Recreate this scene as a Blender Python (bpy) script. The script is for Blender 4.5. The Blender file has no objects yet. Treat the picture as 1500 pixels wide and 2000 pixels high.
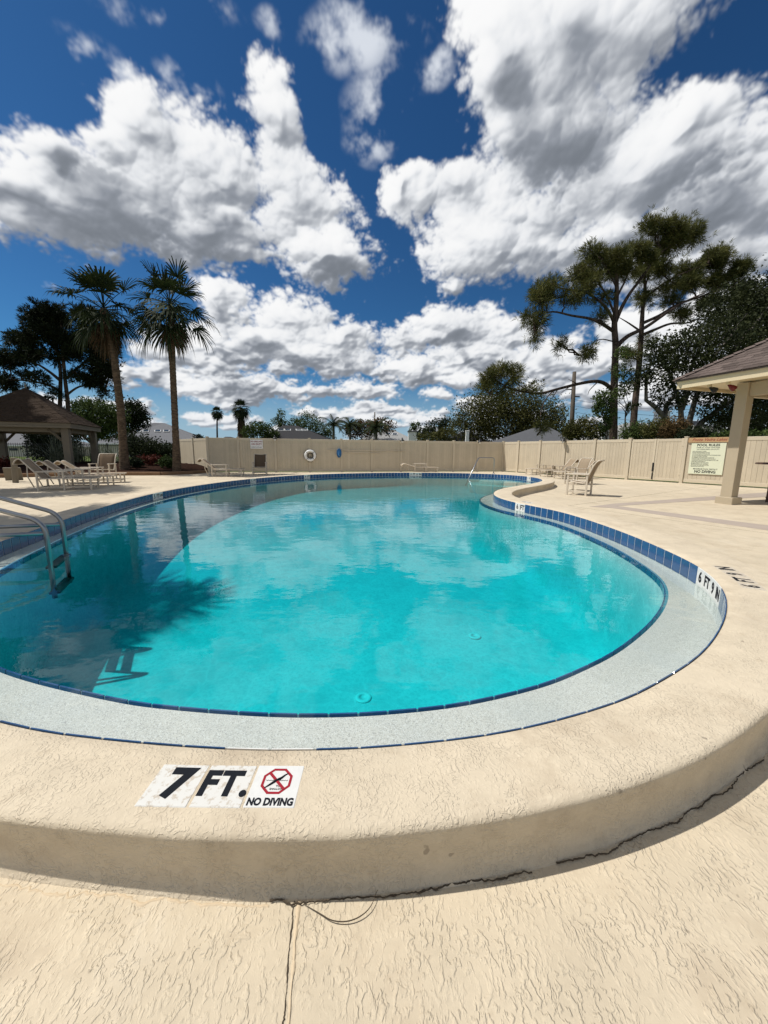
import bpy, math, random
import numpy as np
from mathutils import Vector, Matrix
R=math.radians
scene=bpy.context.scene
# ---------------------------------------------------------------- camera
CAM_H=1.25
pitch=math.atan(118/730); roll=R(.5)
cd=bpy.data.cameras.new('camera'); cam=bpy.data.objects.new('camera',cd); scene.collection.objects.link(cam)
cd.sensor_fit='VERTICAL'; cd.sensor_height=24.; cd.lens=730/2000*24; cd.clip_start=.05; cd.clip_end=3000
F=Vector((0,math.cos(pitch),-math.sin(pitch))); R0=Vector((1,0,0)); U0=Vector((0,math.sin(pitch),math.cos(pitch)))
RR=math.cos(roll)*R0+math.sin(roll)*U0; UU=math.cos(roll)*U0-math.sin(roll)*R0
m=Matrix.Identity(4)
for i in range(3): m[i][0]=RR[i]; m[i][1]=UU[i]; m[i][2]=-F[i]
m[2][3]=CAM_H; cam.matrix_world=m; scene.camera=cam
# ---------------------------------------------------------------- sun, sky, exposure
SUN_AZ=R(86); SUN_EL=R(59)         # azimuth to the west of the view direction (+Y)
sdir=Vector((-math.sin(SUN_AZ)*math.cos(SUN_EL),math.cos(SUN_AZ)*math.cos(SUN_EL),math.sin(SUN_EL)))
sl=bpy.data.lights.new('sun','SUN'); sl.energy=5.; sl.angle=R(.7); sl.color=(1,.96,.90)
so=bpy.data.objects.new('sun',sl); scene.collection.objects.link(so)
so.rotation_euler=sdir.to_track_quat('Z','Y').to_euler()
vs=scene.view_settings; vs.view_transform='Standard'; vs.look='None'; vs.exposure=0; vs.gamma=1; vs.use_curve_mapping=False
scene.cycles.use_denoising=True
scene.cycles.max_bounces=8; scene.cycles.transparent_max_bounces=12

class NT:
    """small helper to write node trees as expressions"""
    def __init__(s,nt): s.nt=nt
    def n(s,t,**k):
        x=s.nt.nodes.new(t)
        for a,b in k.items(): setattr(x,a,b)
        return x
    def put(s,sock,v):
        if isinstance(v,bpy.types.NodeSocket): s.nt.links.new(v,sock)
        else:
            try: sock.default_value=v
            except Exception: sock.default_value=(v,v,v) if not hasattr(v,'__len__') else tuple(v)+(1,)
    def m(s,op,a,b=None,c=None,clamp=False):
        x=s.n('ShaderNodeMath',operation=op); x.use_clamp=clamp
        for i,v in enumerate((a,b,c)):
            if v is not None: s.put(x.inputs[i],v)
        return x.outputs[0]
    def v(s,op,a,b=None,scale=None):
        x=s.n('ShaderNodeVectorMath',operation=op)
        s.put(x.inputs[0],a)
        if b is not None: s.put(x.inputs[1],b)
        if scale is not None: s.put(x.inputs['Scale'],scale)
        return x.outputs['Value'] if op in('LENGTH','DOT_PRODUCT','DISTANCE') else x.outputs[0]
    def comb(s,x,y,z=0.):
        c=s.n('ShaderNodeCombineXYZ')
        for i,v in enumerate((x,y,z)): s.put(c.inputs[i],v)
        return c.outputs[0]
    def sep(s,a):
        c=s.n('ShaderNodeSeparateXYZ'); s.put(c.inputs[0],a); return c.outputs
    def noise(s,vec,scale,detail=4,rough=.5,dist=0.,lac=2.,col=False):
        x=s.n('ShaderNodeTexNoise'); s.put(x.inputs['Vector'],vec)
        for k,v in(('Scale',scale),('Detail',detail),('Roughness',rough),('Distortion',dist),('Lacunarity',lac)): s.put(x.inputs[k],v)
        return x.outputs['Color' if col else 'Fac']
    def vor(s,vec,scale,feature='F1',out='Distance',**k):
        x=s.n('ShaderNodeTexVoronoi',feature=feature); s.put(x.inputs['Vector'],vec); s.put(x.inputs['Scale'],scale)
        for a,b in k.items(): s.put(x.inputs[a],b)
        return x.outputs[out]
    def ss(s,x,a,b,lo=0.,hi=1.):
        n=s.n('ShaderNodeMapRange',interpolation_type='SMOOTHSTEP')
        for i,v in enumerate((x,a,b,lo,hi)): s.put(n.inputs[i],v)
        return n.outputs[0]
    def mix(s,f,a,b,blend='MIX'):
        n=s.n('ShaderNodeMix',data_type='RGBA',blend_type=blend)
        s.put(n.inputs[0],f); s.put(n.inputs[6],a); s.put(n.inputs[7],b); return n.outputs[2]

# ---------------------------------------------------------------- clouds
def _lat(seed):
    g=np.random.RandomState(seed).normal(size=(32,32,32,3)).astype(np.float32)
    return g/np.linalg.norm(g,axis=-1,keepdims=True)
_G=_lat(5).reshape(-1,3)
def perlin(x,y,z):
    xi=np.floor(x); yi=np.floor(y); zi=np.floor(z)
    fx=x-xi; fy=y-yi; fz=z-zi
    xi=xi.astype(np.int32); yi=yi.astype(np.int32); zi=zi.astype(np.int32)
    u=fx*fx*fx*(fx*(fx*6-15)+10); v=fy*fy*fy*(fy*(fy*6-15)+10); w=fz*fz*fz*(fz*(fz*6-15)+10)
    r=0
    for dx in(0,1):
        for dy in(0,1):
            for dz in(0,1):
                g=_G[(((xi+dx)&31)<<10)|(((yi+dy)&31)<<5)|((zi+dz)&31)]
                d=g[...,0]*(fx-dx)+g[...,1]*(fy-dy)+g[...,2]*(fz-dz)
                r=r+d*(u if dx else 1-u)*(v if dy else 1-v)*(w if dz else 1-w)
    return r*1.5
def fbm(d,s,octv,gain=.5,bil=False,off=0.):
    a=1.; t=0; n=0
    for i in range(octv):
        p=perlin(d[0]*s+off+i*7.3,d[1]*s+off*1.7+i*3.1,d[2]*s-off+i*5.7)
        t=t+a*((2*np.abs(p)) if bil else p); n+=a; a*=gain; s*=2.03
    return t/n
def sstep(x,a,b):
    t=np.clip((x-a)/(b-a),0,1); return t*t*(3-2*t)
def stereo(az,el):
    x,y,z=math.sin(az)*math.cos(el),math.cos(az)*math.cos(el),math.sin(el); return 2*x/(1+y),2*z/(1+y)

def cloud_field(dx,dy,dz,CLOUDS,BASES,WISPS):
    """alpha and light of the cumulus for unit directions"""
    k=2/np.maximum(1+dy,.1); X=dx*k; Z=dz*k
    q=1.25/(.6+np.maximum(dz,0)); d=(dx*q,dy*q,dz*q)      # a layer: heaps overhead look larger, those low down flatter
    w1=fbm(d,3.1,4,.55,off=1.); w2=fbm(d,3.1,4,.55,off=20.); ws=.35+.65*sstep(Z,.25,.6)
    w3=fbm(d,11.,3,.55,off=41.); w4=fbm(d,11.,3,.55,off=57.)
    bs=fbm(d,4.6,2,.5,True,off=3.)-.42; b2=fbm(d,15.,3,.55,True,off=23.)-.42; bl=.75*bs+.42*b2          # cauliflower: rounded heaps, sharp creases
    bh=fbm(d,42.,4,.6,True,off=13.)-.42
    bil=bl+.55*bh
    big=fbm(d,3.6,4,.5,off=9.)
    A=np.full(X.shape,-2.,np.float32); S=np.zeros(X.shape,np.float32); SW=np.full(X.shape,1e-4,np.float32)
    def lobe(cx,cz,rx,ry,flat,dim=0.):
        nonlocal A,S,SW
        m=(np.abs(X-cx)<rx*1.6+(0 if flat else .14))&(np.abs(Z-cz)<ry*1.8+(0 if flat else .12))
        if not m.any(): return
        if flat: px=(X[m]-cx)/rx+.9*w3[m]; pz=(Z[m]-cz)/ry+.75*w4[m]; pz=np.where(pz<0,pz*2.2,pz)
        else: px=(X[m]+.12*ws[m]*w1[m]+.05*w3[m]-cx)/rx; pz=(Z[m]+.09*ws[m]*w2[m]+.04*w4[m]-cz)/ry
        e=1-np.sqrt(px*px+pz*pz)
        A[m]=np.maximum(A[m],e)+.12*np.exp(-np.abs(A[m]-e)*6)*(e>-.3)
        wt=np.exp(5*e)
        s=.5+.5*np.clip(-.45*px+.8*pz+(.35 if flat else 0),-1,1)-dim
        S[m]+=wt*s; SW[m]+=wt
    for az,el,rx,ry in CLOUDS:
        cx,cz=stereo(math.radians(az),math.radians(el)); lobe(cx,cz,rx,ry,False)
    rs=np.random.RandomState(11)
    for i in range(420):                        # rows of small flat-based cumulus down to the horizon, all round
        az=rs.uniform(-180,180); el=1.0+15*rs.rand()**1.5
        if -75<az<-25 and el>5.5 and rs.rand()<.93: continue
        if el>13 and -60<az<70: continue
        cx,cz=stereo(math.radians(az),math.radians(el)); kk=(1+cx*cx/4+cz*cz/4)
        s=(.040+.0085*el)*(.6+.8*rs.rand())*kk*.55
        lobe(cx,cz,s*1.5,s*(.45+.012*el),True,.04+.10*rs.rand())
    rs=np.random.RandomState(4)
    for i in range(70):                         # larger heaps in the parts of the sky the picture leaves out
        az=rs.uniform(70,290); el=18+60*rs.rand()
        cx,cz=stereo(math.radians(az),math.radians(el)); kk=(1+cx*cx/4+cz*cz/4)
        if rs.rand()<.45: lobe(cx,cz,.17*kk,.11*kk,False,.1)
    D=A+.62*bil+.34*big; DL=A+.62*bs+.11*b2+.34*big; bil=.8*bs+(.36*b2+.36*bh)*(1-.72*sstep(D,.12,.5)); D=D-.13*(1-sstep(Z,.2,.42))
    alpha=sstep(D,-.05,.36)
    s=S/SW
    shade=np.zeros_like(X)
    for az,el,rx,ry in BASES:
        cx,cz=stereo(math.radians(az),math.radians(el))
        e=1-np.sqrt(((X+.22*w1+.1*big-cx)/rx)**2+((Z+.2*w2-cz)/ry)**2); shade=np.maximum(shade,e)
    shade=sstep(shade,0,.75)*sstep(D,.1,.6)
    # wisps
    wv=np.zeros_like(X)
    for az,el,rx,ry in WISPS:
        cx,cz=stereo(math.radians(az),math.radians(el))
        wv=np.maximum(wv,1-np.sqrt(((X+.12*w2-cx)/rx)**2+((Z+.12*w1-cz)/ry)**2))
    wn=fbm(d,8.,6,.62,off=31.)
    wisp=sstep(wn*1.35+.30*np.clip(wv,0,1),.10,.62)*sstep(wv,0,.7)**.7*.85
    return D,DL,alpha,s,shade,wisp,bil,Z
def cloud_light(D,s,shade,bil,Z,gx,gz):
    """gx, gz: slope of the cloud thickness per radian toward +az and +el"""
    n=1/np.sqrt(1+gx*gx+gz*gz)
    lam=(gx*.5-gz*.6+.6)*n-.6                    # sun above and to the left
    f=.77+.95*(s-.5)+.40*lam+.40*bil-.50*shade
    f=f-.20*sstep(D,.4,1.1)+.10*sstep(Z,.5,1.)
    f=np.where(f<.34,.34*np.exp((f-.34)/.34),f)
    f=np.where(f>.8,.8+.2*(1-np.exp(-(f-.8)/.2)),f)
    return np.clip(f,0,1)

# lobes of the large cumulus: azimuth, elevation (degrees), half width, half height
CLOUDS=[(-40.6, 22.8, 0.163, 0.083), (-33.3, 25.8, 0.174, 0.088), (-29.9, 32.1, 0.087, 0.089), (-24.5, 30.4, 0.119, 0.075), (-15.8, 34.7, 0.064, 0.084), (-13.4, 29.9, 0.109, 0.074), (-8.1, 24.4, 0.117, 0.051), (-21.9, 25.9, 0.201, 0.065), (-37.2, 27.1, 0.077, 0.05), (23.0, 41.3, 0.204, 0.086), (16.3, 40.4, 0.114, 0.077), (21.0, 35.6, 0.185, 0.096), (30.8, 29.7, 0.22, 0.099), (9.4, 30.0, 0.155, 0.07), (14.4, 25.1, 0.169, 0.073), (37.9, 24.5, 0.161, 0.083), (36.0, 31.5, 0.063, 0.068), (27.9, 23.8, 0.219, 0.066), (2.4, 31.6, 0.056, 0.034), (40.9, 20.3, 0.114, 0.065), (19.9, 27.9, 0.117, 0.072), (34.4, 20.5, 0.148, 0.053), (9.1, 21.7, 0.036, 0.021), (-22.4, 18.0, 0.069, 0.077), (-13.9, 16.8, 0.114, 0.08), (-18.1, 13.7, 0.177, 0.063), (-6.8, 15.3, 0.138, 0.052), (-8.3, 13.0, 0.188, 0.047), (10.0, 16.6, 0.159, 0.062), (3.5, 15.8, 0.113, 0.04), (17.6, 15.8, 0.082, 0.05), (23.1, 12.3, 0.125, 0.063), (15.1, 12.8, 0.134, 0.045), (5.1, 10.8, 0.09, 0.041), (-28.2, 12.0, 0.117, 0.056), (-30.7, 8.7, 0.094, 0.046), (-23.6, 8.1, 0.126, 0.041), (-11.3, 8.4, 0.152, 0.032), (0.6, 6.1, 0.119, 0.026), (31.5, 14.9, 0.11, 0.045), (40.3, 15.9, 0.092, 0.05), (27.1, 7.6, 0.099, 0.033), (36.8, 11.4, 0.083, 0.039), (-33.7, 4.8, 0.08, 0.026), (14.0, 6.8, 0.088, 0.023)]
BASES=[(-36.9, 22.2, 0.29, 0.069), (-27.7, 25.8, 0.208, 0.068), (-9.6, 23.0, 0.141, 0.041), (24.9, 35.5, 0.159, 0.146), (35.2, 25.3, 0.204, 0.097), (25.2, 22.8, 0.228, 0.064), (-32.6, 27.6, 0.092, 0.051), (-14.1, 12.3, 0.232, 0.04), (10.8, 13.7, 0.185, 0.03), (-22.9, 9.8, 0.218, 0.036), (-29.1, 7.0, 0.129, 0.026), (-6.9, 10.6, 0.153, 0.029), (5.9, 8.7, 0.117, 0.02), (18.8, 39.4, 0.085, 0.079), (23.2, 10.1, 0.126, 0.03), (-11.4, 7.0, 0.153, 0.018), (40.4, 14.4, 0.101, 0.026)]
WISPS=[(-4.5, 42.9, 0.164, 0.066), (-26.0, 41.3, 0.13, 0.03), (-35.2, 35.7, 0.09, 0.054), (-25.1, 35.9, 0.056, 0.057), (-15.9, 42.4, 0.037, 0.03), (-1.1, 38.4, 0.093, 0.077), (5.5, 40.7, 0.05, 0.032), (-41.9, 18.2, 0.048, 0.028), (40.8, 28.9, 0.047, 0.039), (-2.5, 35.8, 0.064, 0.045), (-31.7, 35.5, 0.052, 0.028)]
def cloud_cover():
    """cloud cover (R), cloud light (G), wisps (B) over the whole sky dome, computed here from noise; finer where the view looks"""
    W,Hh=3072,1536; img=np.zeros((Hh,W,3),np.float32)
    def patch(u0,u1,v0,v1,step):
        u=(np.arange(u0,u1,step)+step/2)/W; v=(np.arange(v0,v1,step)+step/2)/Hh
        az,el=np.meshgrid((.5-u)*2*math.pi,(v-.5)*math.pi); az=az.astype(np.float32); el=el.astype(np.float32)
        ce=np.cos(el); D,DL,al,s,sh,wi,bil,Z=cloud_field(ce*np.cos(az),ce*np.sin(az),np.sin(el),CLOUDS,BASES,WISPS)
        h=np.sqrt(np.clip(DL+.12,.02,1.4))*.09; a=2*math.pi/W*step
        gx=np.gradient(h,axis=1)/(a*np.maximum(ce,.2)); gz=np.gradient(h,axis=0)/a
        q=np.stack([al,cloud_light(D,s,sh,bil,Z,gx,gz),wi],-1)
        if step>1: q=np.repeat(np.repeat(q,step,0),step,1)
        img[v0:v0+q.shape[0],u0:u0+q.shape[1]]=q[:Hh-v0,:W-u0]
    patch(0,W,768-8,Hh,8)
    patch(int(W*.054),int(W*.446),768-8,768+590,1)          # the part of the sky round the view (+Y is u=.25)
    return img
def build_world():
    Wd=bpy.data.worlds.new('World'); scene.world=Wd; Wd.use_nodes=True
    nt=Wd.node_tree; nt.nodes.clear(); T=NT(nt)
    cov=cloud_cover(); Hh,W,_=cov.shape
    im=bpy.data.images.new('cloud_cover',W,Hh,float_buffer=True,alpha=False); im.colorspace_settings.name='Non-Color'
    px=np.ones((Hh,W,4),np.float32); px[...,:3]=cov; im.pixels.foreach_set(px.ravel()); im.update(); im.pack()
    z=T.sep(T.n('ShaderNodeTexCoord').outputs['Generated'])[2]
    env=T.n('ShaderNodeTexEnvironment'); env.image=im; env.interpolation='Cubic'
    alpha,f,wisp=T.sep(env.outputs[0])
    sky=T.n('ShaderNodeTexSky',sky_type='NISHITA'); sky.sun_disc=False
    sky.sun_elevation=SUN_EL; sky.sun_rotation=-SUN_AZ; sky.altitude=0; sky.air_density=1.; sky.dust_density=.3; sky.ozone_density=3.
    g=T.n('ShaderNodeGamma'); T.put(g.inputs[0],T.v('SCALE',sky.outputs[0],scale=SKY_STRENGTH)); g.inputs[1].default_value=1.30
    skyc=T.mix(1.,g.outputs[0],SKY_TINT+(1,),'MULTIPLY')
    skyc=T.mix(T.ss(z,.20,.0,0,.85),skyc,(.36,.50,.64,1))          # paler toward the horizon
    cr=T.n('ShaderNodeValToRGB'); T.put(cr.inputs[0],f); el=cr.color_ramp.elements
    el[0].position=0.; el[0].color=(.165,.185,.215,1); el[1].position=1.; el[1].color=(.97,.97,.97,1)
    for pos,c in((.25,(.29,.315,.36)),(.5,(.50,.525,.565)),(.75,(.77,.79,.82))):
        q=el.new(pos); q.color=c+(1,)
    cloud=T.mix(T.ss(z,.13,.0,0,.40),cr.outputs[0],(.42,.50,.60,1))
    col=T.mix(wisp,skyc,(.80,.84,.90,1)); col=T.mix(alpha,col,cloud)
    bg=T.n('ShaderNodeBackground'); T.put(bg.inputs[0],col); bg.inputs[1].default_value=1.
    out=T.n('ShaderNodeOutputWorld'); nt.links.new(bg.outputs[0],out.inputs[0])
    Wd.cycles.sampling_method='MANUAL'; Wd.cycles.sample_map_resolution=1024
SKY_STRENGTH=.11; SKY_TINT=(.30,.60,.74)
build_world()
# ---------------------------------------------------------------- helpers
COL=scene.collection
rng=random.Random(7)
def at(px,py,Y):
    """world point seen at photo pixel (1500x2000) at distance Y along the view"""
    d=(px-750)/730*RR+(1000-py)/730*UU+F
    return Vector((0,0,CAM_H))+d*(Y/d.y)
def tag(o,label=None,cat=None,group=None,kind=None):
    if label: o['label']=label
    if cat: o['category']=cat
    if group: o['group']=group
    if kind: o['kind']=kind
    return o
def thing(name,label,cat,loc=(0,0,0),rz=0.,group=None):
    o=bpy.data.objects.new(name,None); COL.objects.link(o); o.location=loc; o.rotation_euler=(0,0,rz); o.empty_display_size=.2
    return tag(o,label,cat,group)
def link(name,me,parent=None,loc=None,rot=None,kind=None):
    o=bpy.data.objects.new(name,me); COL.objects.link(o)
    if parent is not None: o.parent=parent
    if loc is not None: o.location=loc
    if rot is not None: o.rotation_euler=rot
    if kind: o['kind']=kind
    return o
def copy_tree(o,parent=None):
    c=o.copy(); COL.objects.link(c); c.parent=parent
    for ch in list(o.children): copy_tree(ch,c)
    return c
class MB:
    """collects shapes, builds ONE mesh"""
    def __init__(s): s.v=[]; s.f=[]
    def add(s,vs,fs):
        b=len(s.v); s.v+= [tuple(v) for v in vs]; s.f+=[tuple(i+b for i in f) for f in fs]; return s
    def box(s,x0,x1,y0,y1,z0,z1,M=None):
        vs=[Vector((x,y,z)) for z in(z0,z1) for x,y in((x0,y0),(x1,y0),(x1,y1),(x0,y1))]
        if M is not None: vs=[M@v for v in vs]
        return s.add(vs,[(3,2,1,0),(4,5,6,7),(0,1,5,4),(1,2,6,5),(2,3,7,6),(3,0,4,7)])
    def cbox(s,x0,x1,y0,y1,z0,z1,c,M=None):
        """box with chamfered top and vertical edges"""
        vs=[]
        for z,k in((z0,0),(z1-c,0),(z1,c)):
            a0,a1,b0,b1=x0+k,x1-k,y0+k,y1-k
            e=c if k==0 else c*.6
            vs+=[Vector(p+(z,)) for p in((a0+e,b0),(a1-e,b0),(a1,b0+e),(a1,b1-e),(a1-e,b1),(a0+e,b1),(a0,b1-e),(a0,b0+e))]
        if M is not None: vs=[M@v for v in vs]
        fs=[tuple(range(7,-1,-1)),tuple(range(16,24))]
        for r in(0,8):
            for i in range(8): j=(i+1)%8; fs.append((r+i,r+j,r+8+j,r+8+i))
        return s.add(vs,fs)
    def tube(s,pts,rad,n=8,caps=True,close=False):
        pts=[Vector(p) for p in pts]; N=len(pts)
        rad=rad if hasattr(rad,'__len__') else [rad]*N
        up=None; b=len(s.v)
        for i,p in enumerate(pts):
            if close: t=pts[(i+1)%N]-pts[i-1]
            else: t=(pts[min(i+1,N-1)]-pts[max(i-1,0)])
            if t.length<1e-9: t=Vector((0,0,1))
            t.normalize()
            if up is None: up=Vector((0,0,1)) if abs(t.z)<.9 else Vector((1,0,0))
            a=t.cross(up)
            if a.length<1e-6: a=t.orthogonal()
            a.normalize(); c=a.cross(t); up=c
            for k in range(n):
                th=2*math.pi*k/n; s.v.append(tuple(p+(a*math.cos(th)+c*math.sin(th))*rad[i]))
        for i in range(N if close else N-1):
            j=(i+1)%N
            for k in range(n):
                l=(k+1)%n; s.f.append((b+i*n+k,b+j*n+k,b+j*n+l,b+i*n+l))
        if caps and not close:
            s.f.append(tuple(b+k for k in range(n))); s.f.append(tuple(b+(N-1)*n+k for k in range(n-1,-1,-1)))
        return s
    def lathe(s,prof,n=16,o=(0,0,0)):
        b=len(s.v)
        for r,z in prof:
            for k in range(n): th=2*math.pi*k/n; s.v.append((o[0]+r*math.cos(th),o[1]+r*math.sin(th),o[2]+z))
        for i in range(len(prof)-1):
            for k in range(n):
                l=(k+1)%n; s.f.append((b+i*n+k,b+i*n+l,b+(i+1)*n+l,b+(i+1)*n+k))
        s.f.append(tuple(b+k for k in range(n-1,-1,-1))); s.f.append(tuple(b+(len(prof)-1)*n+k for k in range(n)))
        return s
    def prism(s,poly,z0,z1,M=None):
        n=len(poly); vs=[Vector((x,y,z0)) for x,y in poly]+[Vector((x,y,z1)) for x,y in poly]
        if M is not None: vs=[M@v for v in vs]
        return s.add(vs,[tuple(range(n-1,-1,-1)),tuple(range(n,2*n))]+[(i,(i+1)%n,n+(i+1)%n,n+i) for i in range(n)])
    def mesh(s,name,mat,smooth=False):
        me=bpy.data.meshes.new(name); me.from_pydata(s.v,[],s.f)
        if mat is not None: me.materials.append(mat)
        if smooth: me.polygons.foreach_set('use_smooth',[True]*len(me.polygons))
        me.update(); return me
    def build(s,name,mat,parent=None,smooth=False,loc=None,rot=None,kind=None):
        return link(name,s.mesh(name,mat,smooth),parent,loc,rot,kind)
def fast_mesh(name,V,Fq,mat,smooth=False):
    """numpy verts (n,3) and faces (m,k)"""
    me=bpy.data.meshes.new(name); V=np.asarray(V,np.float32); Fq=np.asarray(Fq,np.int32); k=Fq.shape[1]
    me.vertices.add(len(V)); me.vertices.foreach_set('co',V.ravel())
    me.loops.add(Fq.size); me.loops.foreach_set('vertex_index',Fq.ravel())
    me.polygons.add(len(Fq)); me.polygons.foreach_set('loop_start',np.arange(0,Fq.size,k,dtype=np.int32))
    me.polygons.foreach_set('loop_total',np.full(len(Fq),k,np.int32))
    if smooth: me.polygons.foreach_set('use_smooth',np.ones(len(Fq),bool))
    me.materials.append(mat); me.update(calc_edges=True); me.validate(); return me
def frame(o,xd,zd=(0,0,1)):
    """matrix with local x along xd and z near zd, origin o"""
    x=Vector(xd).normalized(); z=Vector(zd); y=z.cross(x).normalized(); z=x.cross(y)
    M=Matrix.Identity(4)
    for i in range(3): M[i][0]=x[i]; M[i][1]=y[i]; M[i][2]=z[i]; M[i][3]=o[i]
    return M
def text_mesh(txt,size,mat,bold=0.,shear=0.,xs=1.,depth=.0008,align='CENTER',spacing=1.):
    c=bpy.data.curves.new('t','FONT'); c.body=txt; c.size=size; c.align_x=align; c.align_y='CENTER'; c.offset=bold*size; c.shear=shear
    c.extrude=depth; c.resolution_u=3; c.space_character=spacing
    o=bpy.data.objects.new('t',c); COL.objects.link(o); dg=bpy.context.evaluated_depsgraph_get(); dg.update()
    me=bpy.data.meshes.new_from_object(o.evaluated_get(dg)); bpy.data.objects.remove(o); bpy.data.curves.remove(c)
    if xs!=1.:
        for v in me.vertices: v.co.x*=xs
    me.materials.clear(); me.materials.append(mat); me.name='lettering'; return me
def put(name,me,M,parent=None):
    o=link(name,me,parent); o.matrix_local=M; return o
def sst(x,a,b):
    t=max(0.,min(1.,(x-a)/(b-a))); return t*t*(3-2*t)

# ---------------------------------------------------------------- materials
def material(name,fn):
    m=bpy.data.materials.new(name); m.use_nodes=True; nt=m.node_tree; nt.nodes.clear(); T=NT(nt)
    out=T.n('ShaderNodeOutputMaterial'); r=fn(T)
    if isinstance(r,tuple): nt.links.new(r[0],out.inputs[0]); nt.links.new(r[1],out.inputs[1])
    else: nt.links.new(r,out.inputs[0])
    return m
def pbsdf(T,col,rough=.6,metal=0.,normal=None,spec=None,trans=None):
    b=T.n('ShaderNodeBsdfPrincipled')
    T.put(b.inputs['Base Color'],col if isinstance(col,bpy.types.NodeSocket) else tuple(col)+(1,)); T.put(b.inputs['Roughness'],rough); T.put(b.inputs['Metallic'],metal)
    if normal is not None: T.put(b.inputs['Normal'],normal)
    if spec is not None: T.put(b.inputs['Specular IOR Level'],spec)
    return b.outputs[0]
def opos(T): return T.n('ShaderNodeTexCoord').outputs['Object']
def wpos(T): return T.n('ShaderNodeNewGeometry').outputs['Position']
def bump(T,h,strength=.5,dist=.01,normal=None):
    b=T.n('ShaderNodeBump'); T.put(b.inputs['Height'],h); b.inputs['Strength'].default_value=strength; b.inputs['Distance'].default_value=dist
    if normal is not None: T.put(b.inputs['Normal'],normal)
    return b.outputs[0]
def c4(c): return tuple(c)+(1,)
def simple(name,col,rough=.6,metal=0.,var=.12,scale=3.,bmp=None,rnd=0.,spec=None,world=False):
    """plain procedural material: colour with soft variation, optional fine relief, optional variation from piece to piece"""
    def fn(T):
        p=wpos(T) if world else opos(T)
        n=T.noise(p,scale,5,.6)
        k=T.m('MULTIPLY_ADD',n,2*var,1-var)
        if rnd: k=T.m('MULTIPLY',k,T.m('MULTIPLY_ADD',T.n('ShaderNodeObjectInfo').outputs['Random'],2*rnd,1-rnd))
        c=T.v('SCALE',T.comb(*col),scale=k)
        nn=bump(T,T.noise(p,bmp[0],4,.6),bmp[1],bmp[2]) if bmp else None
        return pbsdf(T,c,rough,metal,nn,spec if spec is not None else (.06 if rough>=.8 else .35))
    return material(name,fn)
def deck_fn(T,stretch,big,dist,tone):
    p=wpos(T); 
    q=T.v('MULTIPLY',p,stretch)
    w=T.v('ADD',q,T.v('SCALE',T.noise(q,14.,3,.5,col=True),scale=.05))
    msk=T.ss(T.noise(p,7.,3,.6),.38,.60)                  # trowelled-smooth patches
    h=T.ss(T.noise(w,big,2.2,.5),.47,.64)                 # knocked-down skim coat: low islands with broken edges
    h2=T.noise(w,big*4.,3,.6)
    hh=T.m('MULTIPLY_ADD',T.m('MULTIPLY',h,msk),.8,T.m('ADD',T.m('MULTIPLY',h,.25),T.m('MULTIPLY',h2,.16)))
    s1=T.noise(p,.55,5,.62); s2=T.noise(p,5.,5,.65); s3=T.noise(p,60.,2,.5)
    k=T.m('ADD',T.m('MULTIPLY',s1,.50),T.m('ADD',T.m('MULTIPLY',s2,.34),T.m('MULTIPLY',s3,.14)))
    k=T.m('ADD',k,.50)
    c=T.v('SCALE',T.comb(*tone),scale=k)
    c=T.mix(T.m('MULTIPLY',T.ss(T.noise(p,2.3,6,.7),.48,.70),.55),c,(.38,.305,.215,1))
    c=T.mix(T.ss(T.noise(p,11.,5,.7),.58,.72,0,.35),c,(.36,.29,.20,1))
    c=T.mix(T.ss(T.noise(T.v('MULTIPLY',p,(1.,.35,1.)),1.3,6,.72),.56,.70,0,.30),c,(.62,.56,.46,1))   # worn paler paint
    c=T.mix(T.ss(T.noise(p,19.,2,.4),.735,.77,0,.55),c,(.16,.13,.10,1))        # specks of dirt
    c=T.mix(T.m('MULTIPLY',T.m('SUBTRACT',1.,h),.07),c,(.36,.285,.195,1))         # grime held in the low spots
    return pbsdf(T,c,.82,0.,bump(T,hh,.72,dist),.25)
TONE=(.525,.448,.328)
M_deck=material('deck_coating',lambda T:deck_fn(T,(1.2,.66,1.),66.,.0044,TONE))
M_cop=material('coping_coating',lambda T:deck_fn(T,(1.,.85,1.),95.,.0030,(.545,.466,.345)))
M_tile=material('blue_tile',lambda T:pbsdf(T,T.v('SCALE',T.comb(.020,.072,.180),scale=T.m('MULTIPLY',T.m('MULTIPLY_ADD',T.n('ShaderNodeObjectInfo').outputs['Random'],.24,.88),T.m('MULTIPLY_ADD',T.noise(opos(T),30.,3,.6),.5,.75))),.12,0.,bump(T,T.noise(opos(T),18.,2),.15,.004)))
M_wtile=simple('white_tile',(.62,.615,.585),.3,0,.10,40.,rnd=.05)
M_worn=material('worn_white_tile',lambda T:pbsdf(T,T.mix(T.ss(T.noise(wpos(T),55.,6,.7),.50,.62),(.56,.55,.51,1),(.42,.37,.30,1)),.6))
M_worn2=material('worn_grey_tile',lambda T:pbsdf(T,T.mix(T.ss(T.noise(wpos(T),40.,6,.7),.42,.62),(.50,.45,.37,1),(.40,.34,.26,1)),.7,0,None,.1))
M_ink=simple('black_print',(.012,.014,.018),.8,0,.3,60.)
M_red=simple('red_print',(.27,.02,.03),.8,0,.2,50.)
M_lamp=simple('dark_red_glass',(.13,.008,.010),.25,0,.2,9.)
def ledge_fn(T):
    p=wpos(T); v=T.vor(p,300.,'F1','Color'); x=T.sep(v)[0]
    c=T.mix(T.ss(x,.80,.88),(.47,.455,.41,1),(.29,.28,.26,1)); c=T.mix(T.ss(x,.22,.12),c,(.57,.57,.54,1))
    c=T.mix(T.ss(T.noise(p,2.,4,.6),.45,.75,0,.35),c,(.36,.38,.37,1))
    return pbsdf(T,c,.55,0,bump(T,T.vor(p,300.),.3,.001))
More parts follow.
